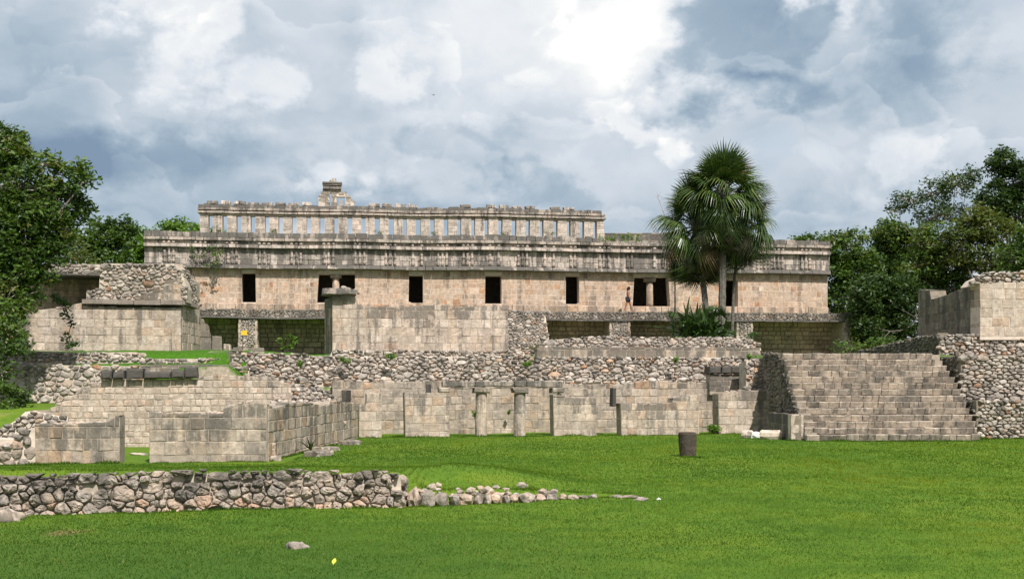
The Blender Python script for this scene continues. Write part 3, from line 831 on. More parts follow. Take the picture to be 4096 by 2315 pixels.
def cstrip(v0, v1, nb, nt, bw, mat, ua, ub, age0, rag=0.0, name='comb_moulding'):
    ashlar(T, CF, [(ua, v0), (ub, v0), (ub, v1), (ua, v1)], mat, ch=v1 - v0, cvar=0, bw=bw, thick=.95, depth=.93, nb=nb, nt=nt, name=name, core=None, rag=rag, age0=age0, top_age=.1, parent=comb, ends=False)
h0 = v_top
cstrip(h0, h0 + .15, .16, .18, .8, M['frieze'], c0 - .15, c1 + .2, 0.0)
cstrip(h0 + .15, h0 + .22, .05, .05, .8, M['cornice'], c0 - .08, c1 + .1, 0.5)
cstrip(h0 + .22, h0 + .39, .14, .16, .7, M['frieze'], c0 - .15, c1 + .15, 0.15)
cstrip(h0 + .39, h0 + .64, .10, .06, .55, M['cornice'], c0 - .12, c1 - .1, 0.75, rag=.06)
u = c0 + .45
while u < c1 - .9:
    x = PX(CF.pt(u, 0, h0))[0]
    w = .68 * R.uniform(.9, 1.1)
    skip = 1255 < x < 1430 or 1640 < x < 1795 or x > 2265
    if not skip and R.random() > .04:
        k = R.random() < .4
        for (a, b) in (((u, u + w * .5), (u + w * .5 + .02, u + w)) if k else ((u, u + w),)):
            V, Fc = block(CF, a, b, h0 + .62, h0 + .62 + R.uniform(.20, .27), nb=-.05, nt=-.08, depth=.55, ch=.035, jit=.03)
            T.piece('crest_block', V, Fc, M['frieze'], R.random(), R.uniform(.3, .8), comb)
    u += .905
# ---- stepped fragment on top of the comb
TF = Frame(CF.A - CF.N * 0.2, CF.A - CF.N * 0.2 + CF.U * CF.len)
pp = lambda L: TF.poly(L)
slot = pp([(1318, 838), (1328, 838), (1327, 771), (1318, 771)]); win = pp([(1347, 823), (1382, 838), (1381, 787), (1346, 787)])
tw = ashlar(T, TF, pp([(1276, 838), (1426, 838), (1425, 821), (1417, 821), (1416, 803), (1405, 803), (1404, 788), (1395, 788), (1394, 777), (1386, 777), (1385, 767), (1370, 766), (1366, 757), (1291, 757), (1290, 766), (1283, 767), (1282, 778), (1275, 780), (1273, 792)]), M['cornice'],
            holes=[slot, win], ch=.26, bw=.36, thick=.5, name='crest_block', core='mortar', core_name='crest_tower', age0=-.2, top_age=.3, agespan=.3, rag=.06, jit=.025)
for (x0, x1, ya, yb, n, mt, ag) in ((1291, 1366, 757, 748, .16, 'frieze', .0), (1293, 1364, 748, 743, .04, 'cornice', .6), (1291, 1366, 743, 737, .14, 'frieze', .1), (1289, 1368, 737, 730, .18, 'cornice', .7)):
    a, v0 = TF.uv(x0, ya); b, v1 = TF.uv(x1, yb)
    ashlar(T, TF, [(a, v0), (b, v0), (b, v1), (a, v1)], M[mt], ch=v1 - v0, cvar=0, bw=.55, thick=.66, depth=.64, nb=n, nt=n, name='crest_block', core=None, age0=ag, parent=tw, rag=.01, ends=False)
for (L, ag) in (([(1312, 731), (1330, 731), (1328, 716), (1318, 722)], .5), ([(1328.5, 731), (1345, 731), (1344, 713), (1329, 713)], .6), ([(1355, 826), (1372, 828), (1370, 802), (1358, 801)], .1)):
    V, Fc = prism(TF, pp(L), [], -.05, -.42); T.part('crest_block', V, Fc, M['frieze'], tw, rnd=.4, age=ag)
T.flush()

# low crenellated wall on the palace roof, right of the comb
LW = Thing('roof_parapet', 'low broken row of grey blocks on the palace roof right of the pierced comb', 'wall', PF.pt(u_at(2530), -4, 4.6))
F2 = Frame(pA - PF.N * 4.2, pB - PF.N * 4.2)
ashlar(LW, F2, [(F2.uv(2420, 950)[0], 4.55), (F2.uv(2690, 950)[0], 4.55), (F2.uv(2690, 950)[0], F2.uv(2690, 930)[1]), (F2.uv(2420, 950)[0], F2.uv(2420, 930)[1])], M['cornice'], ch=.4, bw=.9, thick=.5, rag=.16, age0=.4, name='block')
LW.flush()
# ------------------------------------------------------------------ vaulted rooms under the palace forecourt
qA = pA + PF.N * 2.0 - PF.U * 1.0; qA.z = 4.05
qB = pB + PF.N * 2.0 + PF.U * 2.6; qB.z = 4.05
QF = Frame(qA, qB, wob=0.07, seed=8.8)
T = Thing('vaulted_terrace', 'stone terrace of open vaulted rooms with rubble piers below the palace', 'building', qA + QF.U * 24)
qu = lambda px, y=1320: QF.uv(px, y)[0]
HR = 2.30                                     # room height
HT = PZ - 4.05 - 0.08                         # forecourt level
E0, E1 = -3.0, qu(3432)
# solid mass behind and roof over the rooms
V, Fc = merge([boxV(QF, E0, E1, -2.75, -12.5, -.6, HT - .02), boxV(QF, E0, E1, -.12, -2.8, HR + .06, HT - .03)])
T.part('terrace_mass', V, Fc, M['mortar_dark'])
V, Fc = boxV(QF, E0, E1, -.2, -12.4, HT - .05, HT); T.part('forecourt', V, Fc, M['terrace'], rnd=0.0)
# slab course and ragged rubble edge above the openings
ashlar(T, QF, [(E0, HR), (E1, HR), (E1, HR + .13), (E0, HR + .13)], M['cornice'], ch=.13, cvar=0, bw=.9, thick=.8, depth=.7, nb=.14, nt=.12, name='lintel_slab', core=None, rag=.015, age0=.35, jit=.015)
rubble(T, QF, [(E0, HR + .13), (E1, HR + .13), (E1, HT + .02), (E0, HT + .02)], M['rubble'], su=.26, sv=.10, bulge=.06, gap=.008, name='edge_stone', core='mortar_dark', core_name='edge_core', thick=.5, age0=.35, n=6, rings=((1, 0), (.6, .9)), rec=.03)
# piers of rubble with squared jambs
piers = [(952, 1030), (2437, 2521), (2945, 3012), (3371, 3434)]
for (a, b) in piers:
    ua, ub = qu(a), qu(b)
    jw = .17
    V, Fc = boxV(QF, ua + .03, ub - .03, -.05, -2.8, -.5, HR + .05)
    pr = T.part('pier', V, Fc, M['mortar_tan'])
    rubble(T, QF, [(ua + jw, -.1), (ub - jw, -.1), (ub - jw, HR), (ua + jw, HR)], M['rubble'], su=.24, sv=.17, bulge=.08, gap=.014, core=None, parent=pr, name='pier_stone', n=7, age0=-.2)
    for (x0, x1) in ((ua, ua + jw), (ub - jw, ub)):
        ashlar(T, QF, [(x0, -.2), (x1, -.2), (x1, HR), (x0, HR)], M['pale'], ch=.30, bw=.5, thick=2.7, depth=2.6, nb=.04, nt=.04, core=None, parent=pr, name='jamb_block', jit=.025, age0=-.3, top_age=0)
# filled stretch hidden behind the free-standing wall
V, Fc = boxV(QF, qu(1330), qu(2036), -.08, -2.8, -.5, HR + .05); T.part('blocked_bay', V, Fc, M['mortar_tan'])
# room rear walls: low upright foot, then the leaning vault face
rooms = [(700, 952), (1030, 1336), (2180, 2437), (2521, 2945), (3012, 3371)]
for (a, b) in rooms:
    ua, ub = qu(a) - .05, qu(b) + .05
    RF = Frame(QF.pt(0, -2.45, 0), QF.pt(10, -2.45, 0), wob=0)
    rw = ashlar(T, RF, [(ua, -.3), (ub, -.3), (ub, .55), (ua, .55)], M['room'], ch=.42, bw=.62, thick=.3, depth=.15, core='mortar_dark', core_name='room_wall', name='room_block', rag=0, top_age=0, age0=-.2, ends=False, gap=.045, rec=.06, jit=.02, cham=.03)
    RV = Frame(QF.pt(0, -2.38, .55), QF.pt(10, -2.38, .55), lean=-17)
    ashlar(T, RV, [(ua, 0), (ub, 0), (ub, 1.92), (ua, 1.92)], M['room'], ch=.30, bw=.42, thick=.25, depth=.15, core='mortar_dark', core_name='vault_face', name='room_block', rag=0, top_age=.3, age0=-.1, ends=False, gap=.045, rec=.06, jit=.02, cham=.03)
T.flush()

# slumped rubble between the free-standing wall and the third room
T = Thing('rubble_slope', 'collapsed rubble slope between the tall free wall and the open rooms', 'rubble', QF.pt(qu(2110), .8, 0))
SF = Frame(QF.pt(0, 1.25, 0), QF.pt(10, 1.25, 0), lean=24)
rubble(T, SF, SF.poly([(2020, 1405), (2188, 1372), (2196, 1350), (2188, 1300), (2180, 1248), (2030, 1240)]), M['rubble'], su=.30, sv=.15, bulge=.12, gap=.012, thick=1.6, n=7, age0=.15, rec=.05)
T.flush()
# crumbling right end
T = Thing('rubble_slope', 'crumbled rubble end of the terrace beside the bushes on the right', 'rubble', QF.pt(qu(3445), .3, 0))
SF = Frame(QF.pt(0, .45, -.4), QF.pt(10, .45, -.4), lean=6)
rubble(T, SF, SF.poly([(3385, 1440), (3480, 1425), (3468, 1352), (3440, 1320), (3430, 1262), (3400, 1262), (3378, 1285)]), M['rubble'], su=.28, sv=.18, bulge=.12, gap=.014, thick=3.0, n=7, age0=0)
T.flush()

# ------------------------------------------------------------------ house on the left of the middle terrace
cz = 3.92
C0 = P(724, 1400, 60.0); C0.z = cz
lA = Vector((C0.x - 9.5, C0.y - 0.95, cz))
LF = Frame(lA, C0, wob=.05, seed=1.2)
T = Thing('ruined_house', 'ruined stone house with rubble upper storey left of the palace, behind the leafy tree', 'building', (lA + C0) / 2)
lp = LF.poly
ashlar(T, LF, lp([(50, 1402), (724, 1402), (722, 1228), (330, 1226), (325, 1208), (240, 1228), (150, 1238), (95, 1262), (50, 1275)]), M['pale'], ch=.43, bw=.52, thick=1.0, name='wall_block', core='mortar_grey', core_name='front_wall', top_age=.45, agespan=.6, rag=.07, gap=.012, jit=.016)
# side wall running back
sB = C0 + Vector((-.62, 9.0, 0))
SFr = Frame(C0 + (sB - C0).normalized() * .35, sB, wob=.03)
ashlar(T, SFr, [(max(0, u), v) for u, v in SFr.poly([(724, 1402), (832, 1396), (830, 1330), (800, 1268), (784, 1256), (724, 1230)])], M['pale'], ch=.40, bw=.5, thick=.9, name='wall_block', core='mortar_grey', core_name='side_wall', top_age=.3, rag=.03)
# cornice round the corner
for fr, L in ((LF, lp([(330, 1219), (733, 1219), (733, 1199), (330, 1199)])), (SFr, SFr.poly([(722, 1222), (782, 1249), (782, 1232), (722, 1200)]))):
    uu = [p[0] for p in L]; vv = sorted(p[1] for p in L)
    v0, v1 = LF.uv(724, 1219)[1], LF.uv(724, 1199)[1]
    ashlar(T, fr, [(min(uu), v0), (max(uu), v0), (max(uu), v1), (min(uu), v1)], M['pale'], ch=v1 - v0, cvar=0, bw=.85, thick=.9, depth=.7, nb=.20, nt=.16, name='cornice_block', core=None, age0=.35, rag=.02)
# rubble storey above
UF = LF.off(-.12)
rubble(T, UF, UF.poly([(345, 1199), (345, 1166), (396, 1150), (400, 1062), (418, 1050), (560, 1052), (690, 1050), (716, 1072), (735, 1108), (748, 1150), (748, 1199)]), M['rubble'], su=.36, sv=.21, bulge=.14, gap=.016, thick=1.4, name='upper_stone', core_name='upper_storey', age0=-.15, top_age=.5)
UF2 = LF.off(-.02)
ashlar(T, UF2, UF2.poly([(548, 1199), (724, 1199), (720, 1116), (660, 1118), (655, 1146), (612, 1150), (608, 1172), (548, 1176)]), M['ashlar'], ch=.42, bw=.48, thick=.3, name='wall_block', core='mortar_grey', core_name='facing', age0=.1)
US = Frame(C0 + Vector((.02, .3, 0)), sB + Vector((.02, .3, 0)))
V1 = LF.uv(724, 1199)[1]
rubble(T, US, [(0.0, V1), (4.6, V1), (3.8, V1 + .5), (2.6, V1 + 1.3), (.9, V1 + 1.7), (0, V1 + 1.85)], M['rubble'], su=.34, sv=.22, bulge=.12, thick=1.2, name='upper_stone', core_name='upper_storey', age0=0)
# shaded vault on the left: slab, rubble over it, rear wall
a0, a1 = UF.uv(60, 1150)[0], UF.uv(400, 1150)[0]
vs0 = UF.uv(300, 1103)[1]
ashlar(T, UF, [(a0, vs0), (a1, vs0), (a1, vs0 + .12), (a0, vs0 + .12)], M['cornice'], ch=.12, cvar=0, bw=.9, thick=3.0, depth=2.6, core=None, name='lintel_slab', age0=.3, nb=.1, nt=.1)
rubble(T, UF, [(a0, vs0 + .12), (a1, vs0 + .12), (a1, vs0 + .62), (a0, vs0 + .5)], M['rubble'], su=.34, sv=.2, bulge=.12, thick=2.8, name='upper_stone', core_name='vault_cover', age0=.1)
RB = LF.off(-2.6)
ashlar(T, RB, [(a0 - 1, -.2), (a1 + 1, -.2), (a1 + 1, vs0 + .1), (a0 - 1, vs0 + .1)], M['room'], ch=.34, bw=.45, thick=.4, core='mortar_dark', core_name='rear_wall', name='room_block', age0=.3, top_age=.2, ends=False)
V, Fc = merge([boxV(LF, a1 - .02, LF.len - .05, -.95, -3.0, -.3, vs0 + .3), boxV(LF, -.8, LF.len - .1, -2.9, -6.5, -.3, vs0 + .2)])
T.part('house_mass', V, Fc, M['mortar_tan'])
T.flush()
# broken uprights behind the house corner
for (x0, x1, yb, yt, Y, lab) in ((846, 882, 1402, 1338, 66.0, 'tall upright slab at the foot of the house side wall'), (892, 920, 1403, 1373, 67.0, 'short upright stone right of the tall slab beside the house')):
    a = P(x0, yb, Y); b = P(x1, yb, Y); h = (yb - yt) * Y / F
    a.z -= .05
    T = Thing('standing_stone', lab, 'stone', (a + b) / 2)
    f = Frame(a, b); V, Fc = block(f, 0, f.len, 0, h, v1b=h * .97, depth=.35, ch=.04, jit=.03)
    T.part('shaft', V, Fc, M['pale'], rnd=.4, age=.4); 
    V, Fc = block(f, -.04, f.len + .05, -.06, .10, nb=.06, nt=.05, depth=.45, ch=.03, jit=.02); T.part('footing', V, Fc, M['pale'], rnd=.2, age=.1); T.flush()
fa = P(790, 1330, 65.0); fb = P(842, 1330, 65.5)
T = Thing('broken_wall', 'jagged leaning fragment of masonry behind the house corner', 'wall', (fa + fb) / 2)
f = Frame(Vector((fa.x, fa.y, 3.95)), Vector((fb.x, fb.y, 3.95)))
ashlar(T, f, f.poly([(790, 1400), (846, 1400), (843, 1345), (836, 1300), (820, 1290), (815, 1272), (790, 1270)]), M['ashlar'], ch=.34, bw=.3, thick=.8, core='mortar_dark', age0=.4, rag=.08, jit=.03); T.flush()

# ------------------------------------------------------------------ tall free-standing wall in the middle
wA = P(1330, 1400, 62.0); wA.z = 3.95; wB = P(2033, 1400, 63.6); wB.z = 3.95
WF = Frame(wA, wB, wob=.03, seed=5)
T = Thing('free_standing_wall', 'tall free-standing wall of pale squared blocks in front of the palace', 'wall', (wA + wB) / 2)
ashlar(T, WF, WF.poly([(1330, 1402), (2033, 1402), (2031, 1228), (1985, 1218), (1900, 1226), (1740, 1218), (1600, 1228), (1436, 1222), (1420, 1184), (1380, 1178), (1330, 1180)]), M['pale'], ch=.42, bw=.44, thick=.9, name='wall_block', core='mortar_grey', core_name='wall_core', top_age=.8, agespan=1.0, rag=.05, jit=.018, gap=.012)
gA = P(1298, 1400, 63.4); gA.z = 3.95
GF = Frame(gA, wA)
ashlar(T, GF, [(0, -.1), (GF.len, -.1), (GF.len, 2.85), (0, 2.75)], M['ashlar'], ch=.5, bw=.5, thick=.8, name='wall_block', core='mortar_grey', core_name='end_wall', age0=.6, rag=.03)
V, Fc = slab(WF.pt(.35, -.35, 2.88), WF.U, 1.75, 1.5, .30, .05, .06); T.part('capstone', V, Fc, M['cornice'], rnd=.5, age=.4)
for k in range(7):
    V, Fc = rock(WF.pt(.5 + k * .13 + R.uniform(-.1, .1), -.4, 3.2 + R.uniform(0, .12) - .03 * k), .16, .14, .09, sub=1); T.piece('cap_stone', V, Fc, M['rubble'], R.random(), 0)
T.flush()
# ------------------------------------------------------------------ rubble terraces
def wall_thing(name, label, cat, A, B, pts, kind, mat, lean=0, **kw):
    """a wall on the plane through A-B (ground points) with a photo-derived outline"""
    fr = Frame(A, B, lean=lean, wob=kw.pop('wob', .02), seed=R.uniform(0, 50))
    T = Thing(name, label, cat, (Vector(A) + Vector(B)) / 2, kw.pop('group', None))
    minpx = kw.pop('minpx', 9.0)
    (rubble if kind == 'r' else ashlar)(T, fr, fr.poly(pts), M[mat], **kw)
    T.flush(minpx=minpx)
    return fr
def G(px, Y, z): return Vector(((px - CX) * Y / F, Y, z))

# left terraces (two rubble lifts)
wall_thing('rubble_terrace_wall', 'lower rubble retaining wall of large loose stones on the far left, under the tree', 'wall', G(-300, 53.6, 1.3), G(560, 54.9, 1.3),
           [(-300, 1606), (560, 1600), (560, 1462), (300, 1458), (100, 1456), (-300, 1452)], 'r', 'rubble', lean=5, su=.44, sv=.30, bulge=.14, thick=.8, gap=.018, drop=.2, age0=-.1)
wall_thing('rubble_terrace_wall', 'upper narrow rubble retaining wall on the left below the ruined house', 'wall', G(-300, 55.8, 3.1), G(575, 56.8, 3.1),
           [(-300, 1456), (570, 1450), (572, 1410), (540, 1404), (300, 1406), (-300, 1404)], 'r', 'rubble', lean=4, su=.36, sv=.20, bulge=.12, thick=.6, gap=.016, age0=-.1)
wall_thing('stone_kerb', 'low row of pale stones edging the upper grass left of the rubble stub', 'kerb', G(560, 56.2, 3.1), G(932, 57.4, 3.1),
           [(556, 1458), (934, 1456), (934, 1430), (560, 1432)], 'r', 'rubble', su=.55, sv=.26, bulge=.12, thick=.6, gap=.02, drop=.05)
wall_thing('stone_kerb', 'single course of squared grey blocks under the upper grass', 'kerb', G(520, 55.0, 2.6), G(936, 56.2, 2.6),
           [(516, 1496), (936, 1492), (934, 1456), (520, 1456)], 'a', 'ashlar', ch=.30, bw=.55, thick=.6, age0=.2)
wall_thing('rubble_stub', 'stub of rubble wall with a dark gap beside the thin signpost', 'wall', G(926, 56.4, 2.6), G(968, 56.6, 2.6),
           [(926, 1492), (966, 1492), (966, 1402), (930, 1400)], 'r', 'rubble', su=.40, sv=.17, bulge=.14, thick=1.6, gap=.02)
wall_thing('stone_kerb', 'short kerb of squared stones in the grass under the yellow sign', 'kerb', G(932, 60.6, 3.8), G(1058, 61.0, 3.8),
           [(932, 1404), (1058, 1404), (1056, 1387), (932, 1386)], 'a', 'pale', ch=.22, bw=.36, thick=.5)
# central rubble: broad lower bank
wall_thing('rubble_bank', 'broad bank of broken rubble stepping up behind the low colonnaded building', 'rubble', G(968, 56.9, 2.2), G(3010, 59.6, 2.2),
           [(968, 1545), (1200, 1540), (3015, 1535), (3040, 1470), (3052, 1425), (2860, 1424), (2500, 1427), (2150, 1428), (2010, 1418), (1600, 1424), (1300, 1420), (1090, 1412), (972, 1405)],
           'r', 'rubble', lean=26, su=.37, sv=.20, bulge=.18, thick=.9, gap=.02, drop=.2, rec=.07, age0=-.1, minpx=10)
wall_thing('rubble_footing', 'low rubble footing under the tall free-standing wall', 'rubble', G(1310, 61.2, 3.5), G(2130, 62.9, 3.5),
           [(1308, 1436), (2160, 1434), (2135, 1398), (2000, 1402), (1330, 1398)], 'r', 'rubble', lean=20, su=.40, sv=.17, bulge=.18, thick=.8, gap=.016, age0=-.15)
# right central: course of blocks with rubble on top
wall_thing('terrace_wall', 'course of squared grey blocks across the terrace below the palm', 'wall', G(2145, 60.6, 3.4), G(3045, 62.8, 3.4),
           [(2148, 1432), (3046, 1428), (3040, 1390), (2700, 1386), (2150, 1386)], 'a', 'ashlar', ch=.45, cvar=.03, bw=.48, thick=.7, age0=.15, gap=.022)
wall_thing('rubble_terrace_wall', 'row of loose rubble stones in front of the palm, above the block course', 'wall', G(2160, 61.2, 3.9), G(3050, 63.4, 3.9),
           [(2152, 1392), (3046, 1392), (3036, 1372), (2990, 1352), (2880, 1346), (2700, 1350), (2560, 1348), (2400, 1344), (2260, 1350), (2180, 1358)], 'r', 'rubble', lean=22, su=.34, sv=.19, bulge=.16, thick=.9, gap=.018, rec=.05, age0=-.1)

# ------------------------------------------------------------------ low building with columns
BF = Frame(G(1300, 53.6, -.05), G(3100, 57.2, -.05), wob=.03, seed=2)
T = Thing('rear_wall', 'long rear wall of squared stones behind the two round columns', 'wall', BF.pt(BF.len / 2, 0, 0))
ashlar(T, BF, BF.poly([(1330, 1745), (3060, 1730), (3060, 1545), (2990, 1520), (2800, 1528), (2560, 1520), (2520, 1532), (2280, 1534), (2180, 1526), (1900, 1528), (1760, 1524), (1560, 1526), (1330, 1522)]),
       M['ashlar'], ch=.36, bw=.42, thick=.9, name='wall_block', core='mortar_grey', core_name='wall_core', rag=.06, jit=.02, cham=.018, age0=-.15, top_age=.5, agespan=.6)
T.flush()
CFr = Frame(G(1430, 50.0, 0), G(3090, 53.4, 0), wob=.02, seed=4)
segs = [('wall segment with a stepped top just left of the open doorway', [(1436, 1758), (1526, 1755), (1530, 1570), (1467, 1572), (1465, 1612), (1436, 1620)]),
        ('square wall pier between the open doorway and the two columns', [(1622, 1758), (1798, 1755), (1799, 1575), (1702, 1574), (1618, 1569)]),
        ('wall segment with dark left jamb just right of the two columns', [(2216, 1745), (2386, 1740), (2386, 1590), (2310, 1588), (2256, 1576), (2213, 1574)]),
        ('wide low wall segment behind the dark column stump', [(2486, 1742), (2798, 1737), (2797, 1580), (2694, 1592), (2690, 1607), (2560, 1612), (2483, 1610)]),
        ('wall segment between the wide wall and the big staircase', [(2876, 1735), (3092, 1732), (3092, 1556), (2960, 1560), (2873, 1572)])]
for lab, pts in segs:
    pl = CFr.poly(pts)
    T = Thing('stone_wall', lab, 'wall', CFr.pt(sum(p[0] for p in pl) / len(pl), -.3, 0), 'front walls of the colonnaded building')
    ashlar(T, CFr, pl, M['pale'], ch=.37, bw=.42, thick=.75, name='wall_block', core='mortar_grey', rag=.07, jit=.012, age0=-.05, top_age=.7, agespan=.8)
    um = [p[0] for p in pl]
    top_rubble(T, CFr, min(um) + .2, max(um) - .2, lambda u: max([q for p, q in spans([pl], u, 0)] + [0]) - .04, .7, M['pale'], 14, s=.07)
    T.flush()
# columns, capitals, beams
for (x0, x1, yb, cx0, cx1, lab) in ((1905, 1952, 1749, 1897, 1960, 'left of the two round stone columns with square capital'), (2060, 2107, 1747, 2054, 2113, 'right of the two round stone columns with square capital')):
    u0, v0 = CFr.uv(x0, yb); u1, _ = CFr.uv(x1, yb); vt = CFr.uv(x0, 1573)[1]; vc = CFr.uv(x0, 1549)[1]
    r = (u1 - u0) / 2; c = CFr.pt((u0 + u1) / 2, -.3, v0 - .05); h = vt - v0 + .05
    T = Thing('stone_column', lab, 'column', c, 'columns of the low building')
    V, Fc = lathe(c, [(r * .93, 0), (r, .05), (r * 1.02, h * .30), (r, h * .555)], seg=20, jit=.05); T.part('drum', V, Fc, M['pale'], rnd=.3, age=.0, smooth=False)
    V, Fc = lathe(c + Vector((.01, 0, 0)), [(r * .97, h * .56), (r * .99, h * .6), (r * .97, h * .985), (r * .9, h * .998)], seg=20, jit=.06); T.part('drum', V, Fc, M['pale'], rnd=.75, age=.15)
    a, b = CFr.uv(cx0, 1560)[0], CFr.uv(cx1, 1560)[0]
    V, Fc = block(CFr, a, b, vt - .05 + .055, vc, nb=.03, nt=.03, depth=.68, ch=.04, jit=.025); T.part('capital', V, Fc, M['ashlar'], rnd=.3, age=.5)
    T.flush()
for (x0, x1, y0, y1, lab) in ((1772, 1900, 1549, 1527, 'left worn stone beam reaching from wall pier to column'), (1903, 1955, 1549, 1526, 'short stone block on top of the left column'), (1958, 2058, 1548, 1527, 'middle worn stone beam between the two columns'),
                              (2061, 2106, 1548, 1522, 'short stone block on top of the right column'), (2110, 2252, 1549, 1523, 'right worn stone beam reaching from column to wall')):
    u0, v0 = CFr.uv(x0, y0); u1, v1 = CFr.uv(x1, y1)
    T = Thing('stone_lintel', lab, 'lintel', CFr.pt((u0 + u1) / 2, -.3, v0))
    V, Fc = slab(CFr.pt((u0 + u1) / 2, -.30, v0 + .012), CFr.U, u1 - u0, .55, v1 - v0, .022, .035); T.part('beam', V, Fc, M['cornice'], rnd=R.random() * .6, age=.45); T.flush()
for (x0, x1, lab) in ((1757, 1801, 'square capital block on the pier left of the columns'), (2211, 2257, 'square capital block on the wall right of the columns')):
    u0, v0 = CFr.uv(x0, 1574); u1, v1 = CFr.uv(x1, 1549)
    V, Fc = block(CFr, u0, u1, v0 + .03, v1, nb=.06, nt=.06, depth=.75, ch=.04, jit=.02)
    tag(mesh_obj('capital_block', V, Fc, M['pale'], rnd=.6, age=.4), lab, 'stone block')
# dark lintel fragment on the right, with the jamb below it
DF = BF.off(.25)
T = Thing('doorway_fragment', 'standing doorway fragment with blackened lintel left of the big staircase', 'wall', DF.pt(DF.uv(2910, 1550)[0], 0, 1.5))
ashlar(T, DF, DF.poly([(2840, 1566), (2972, 1564), (2972, 1496), (2840, 1496)]), M['ashlar'], ch=.26, bw=.34, thick=.6, core='mortar_grey', name='wall_block', age0=.3)
for (a, b) in ((2836, 2882), (2883, 2920), (2921, 2984)):
    u0, v0 = DF.uv(a, 1494); u1, v1 = DF.uv(b, 1466)
    V, Fc = block(DF, u0 + .008, u1 - .008, v0, v1, nb=.16, nt=.14, depth=.8, ch=.05, jit=.03); T.part('lintel_block', V, Fc, M['dark'], rnd=R.random(), age=.8)
u0, v0 = DF.uv(2980, 1566); u1, v1 = DF.uv(3001, 1490)
V, Fc = block(DF, u0, u1, v0, v1, v1b=v1 - .05, nb=.05, nt=.02, depth=.5, ch=.04, jit=.03); T.part('jamb', V, Fc, M['ashlar'], rnd=.2, age=.5); T.flush()
# stones standing on the inner ledge
for (x, y0, y1, w, lab) in ((1708, 1570, 1536, 12, 'thin dark upright stone behind the wall pier left of the columns'), (1376, 1608, 1560, 18, 'dark upright stone in the rubble behind the left wing'), (2458, 1600, 1550, 14, 'thin dark upright stone behind the wide low wall')):
    a = P(x - w / 2, y0 + 25, 52.3); b = P(x + w / 2, y0 + 25, 52.3)
    f = Frame(a, b); V, Fc = block(f, 0, f.len, 0, (y0 + 25 - y1) * 52.3 / F, depth=1.6, ch=.02, jit=.02)
    o = mesh_obj('standing_stone', V, Fc, M['dark'], rnd=R.random(), age=.2); tag(o, lab, 'stone')

# ------------------------------------------------------------------ left wing
KF = Frame(G(-80, 42.0, -.05), G(1440, 44.6, -.05), wob=.03, seed=6)
T = Thing('rear_wall', 'tall stepped rear wall with blackened cornice in the left wing', 'wall', KF.pt(8, 0, 0))
ashlar(T, KF, KF.poly([(20, 1830), (1170, 1800), (1165, 1535), (1080, 1502), (960, 1497), (795, 1498), (795, 1512), (405, 1514), (405, 1534), (358, 1536), (358, 1557), (305, 1559), (305, 1581), (255, 1583), (255, 1606), (222, 1608), (222, 1632), (110, 1640), (110, 1668), (40, 1700), (20, 1760)]),
       M['pale'], ch=.225, cvar=.12, bw=.26, wvar=.4, thick=.9, name='wall_block', core='mortar_grey', core_name='wall_core', rag=.07, jit=.013, cham=.018, age0=-.1, top_age=.55, agespan=.5, gap=.013)
KF2 = KF.off(.12)
for (a, b, y0, y1) in ((406, 452, 1516, 1481), (453, 503, 1514, 1484), (504, 572, 1514, 1470), (573, 684, 1514, 1482), (685, 735, 1512, 1478), (736, 791, 1512, 1471)):
    u0, v0 = KF2.uv(a, y0); u1, v1 = KF2.uv(b, y1)
    V, Fc = block(KF2, u0 + .006, u1 - .006, v0, v1, v1b=v1 + R.uniform(-.03, .02), nb=.14, nt=.12, depth=.9, ch=.05, jit=.03); T.part('cornice_block', V, Fc, M['dark'], rnd=R.random(), age=.9)
T.flush()
wall_thing('rubble_vault', 'broken rubble core of a fallen vault behind the left wing side wall', 'rubble', G(1090, 42.9, 0.2), G(1440, 46.4, 0.2),
           [(1090, 1700), (1380, 1690), (1376, 1612), (1300, 1560), (1240, 1532), (1100, 1528)], 'r', 'rubble', lean=24, su=.30, sv=.22, bulge=.14, thick=1.2, gap=.016, age0=-.2, core='mortar', rec=.05)
FF = Frame(G(137, 34.3, 0), G(1067, 35.0, 0), wob=.015, seed=9)
for lab, pts in (('low wall of large grey blocks at the left wing front, left of its doorway', [(140, 1856), (478, 1848), (479, 1664), (425, 1668), (423, 1688), (137, 1693)]),
                 ('wall of large grey blocks with stepped top right of the left wing doorway', [(598, 1845), (1067, 1862), (1067, 1610), (1040, 1604), (958, 1611), (955, 1620), (898, 1622), (895, 1650), (620, 1650), (596, 1646)])):
    pl = FF.poly(pts); um = [p[0] for p in pl]
    T = Thing('stone_wall', lab, 'wall', FF.pt(sum(um) / len(um), -.3, 0), 'front walls of the left wing')
    ashlar(T, FF, pl, M['ashlar'], ch=.36, bw=.34, cvar=.1, thick=.7, name='wall_block', core='mortar_grey', rag=.06, jit=.012, age0=.0, top_age=.75, agespan=1.0, gap=.014)
    top_rubble(T, FF, min(um) + .2, max(um) - .3, lambda u: max([q for p, q in spans([pl], u, 0)] + [0]) - .05, .7, M['pale'], 34, s=.075)
    T.flush()
# rough left end of the wing
wall_thing('rubble_wall', 'rough low wall of big irregular stones at the far left edge of the wing', 'wall', G(-160, 33.6, 0), G(142, 34.2, 0),
           [(-160, 1875), (142, 1862), (140, 1706), (90, 1718), (50, 1752), (-160, 1745)], 'r', 'boulder', su=.40, sv=.33, bulge=.12, thick=.9, gap=.02, rad=.4, core='mortar')
wall_thing('rubble_wall', 'heap of pale broken stones stepping down behind the left end of the wing', 'rubble', G(-60, 38.4, 0), G(280, 38.9, 0),
           [(-60, 1800), (270, 1790), (270, 1662), (200, 1650), (140, 1636), (100, 1640), (60, 1676), (10, 1705), (-60, 1715)], 'r', 'rubble', lean=18, su=.30, sv=.2, bulge=.14, thick=1.6, gap=.016, core='mortar', rec=.05)
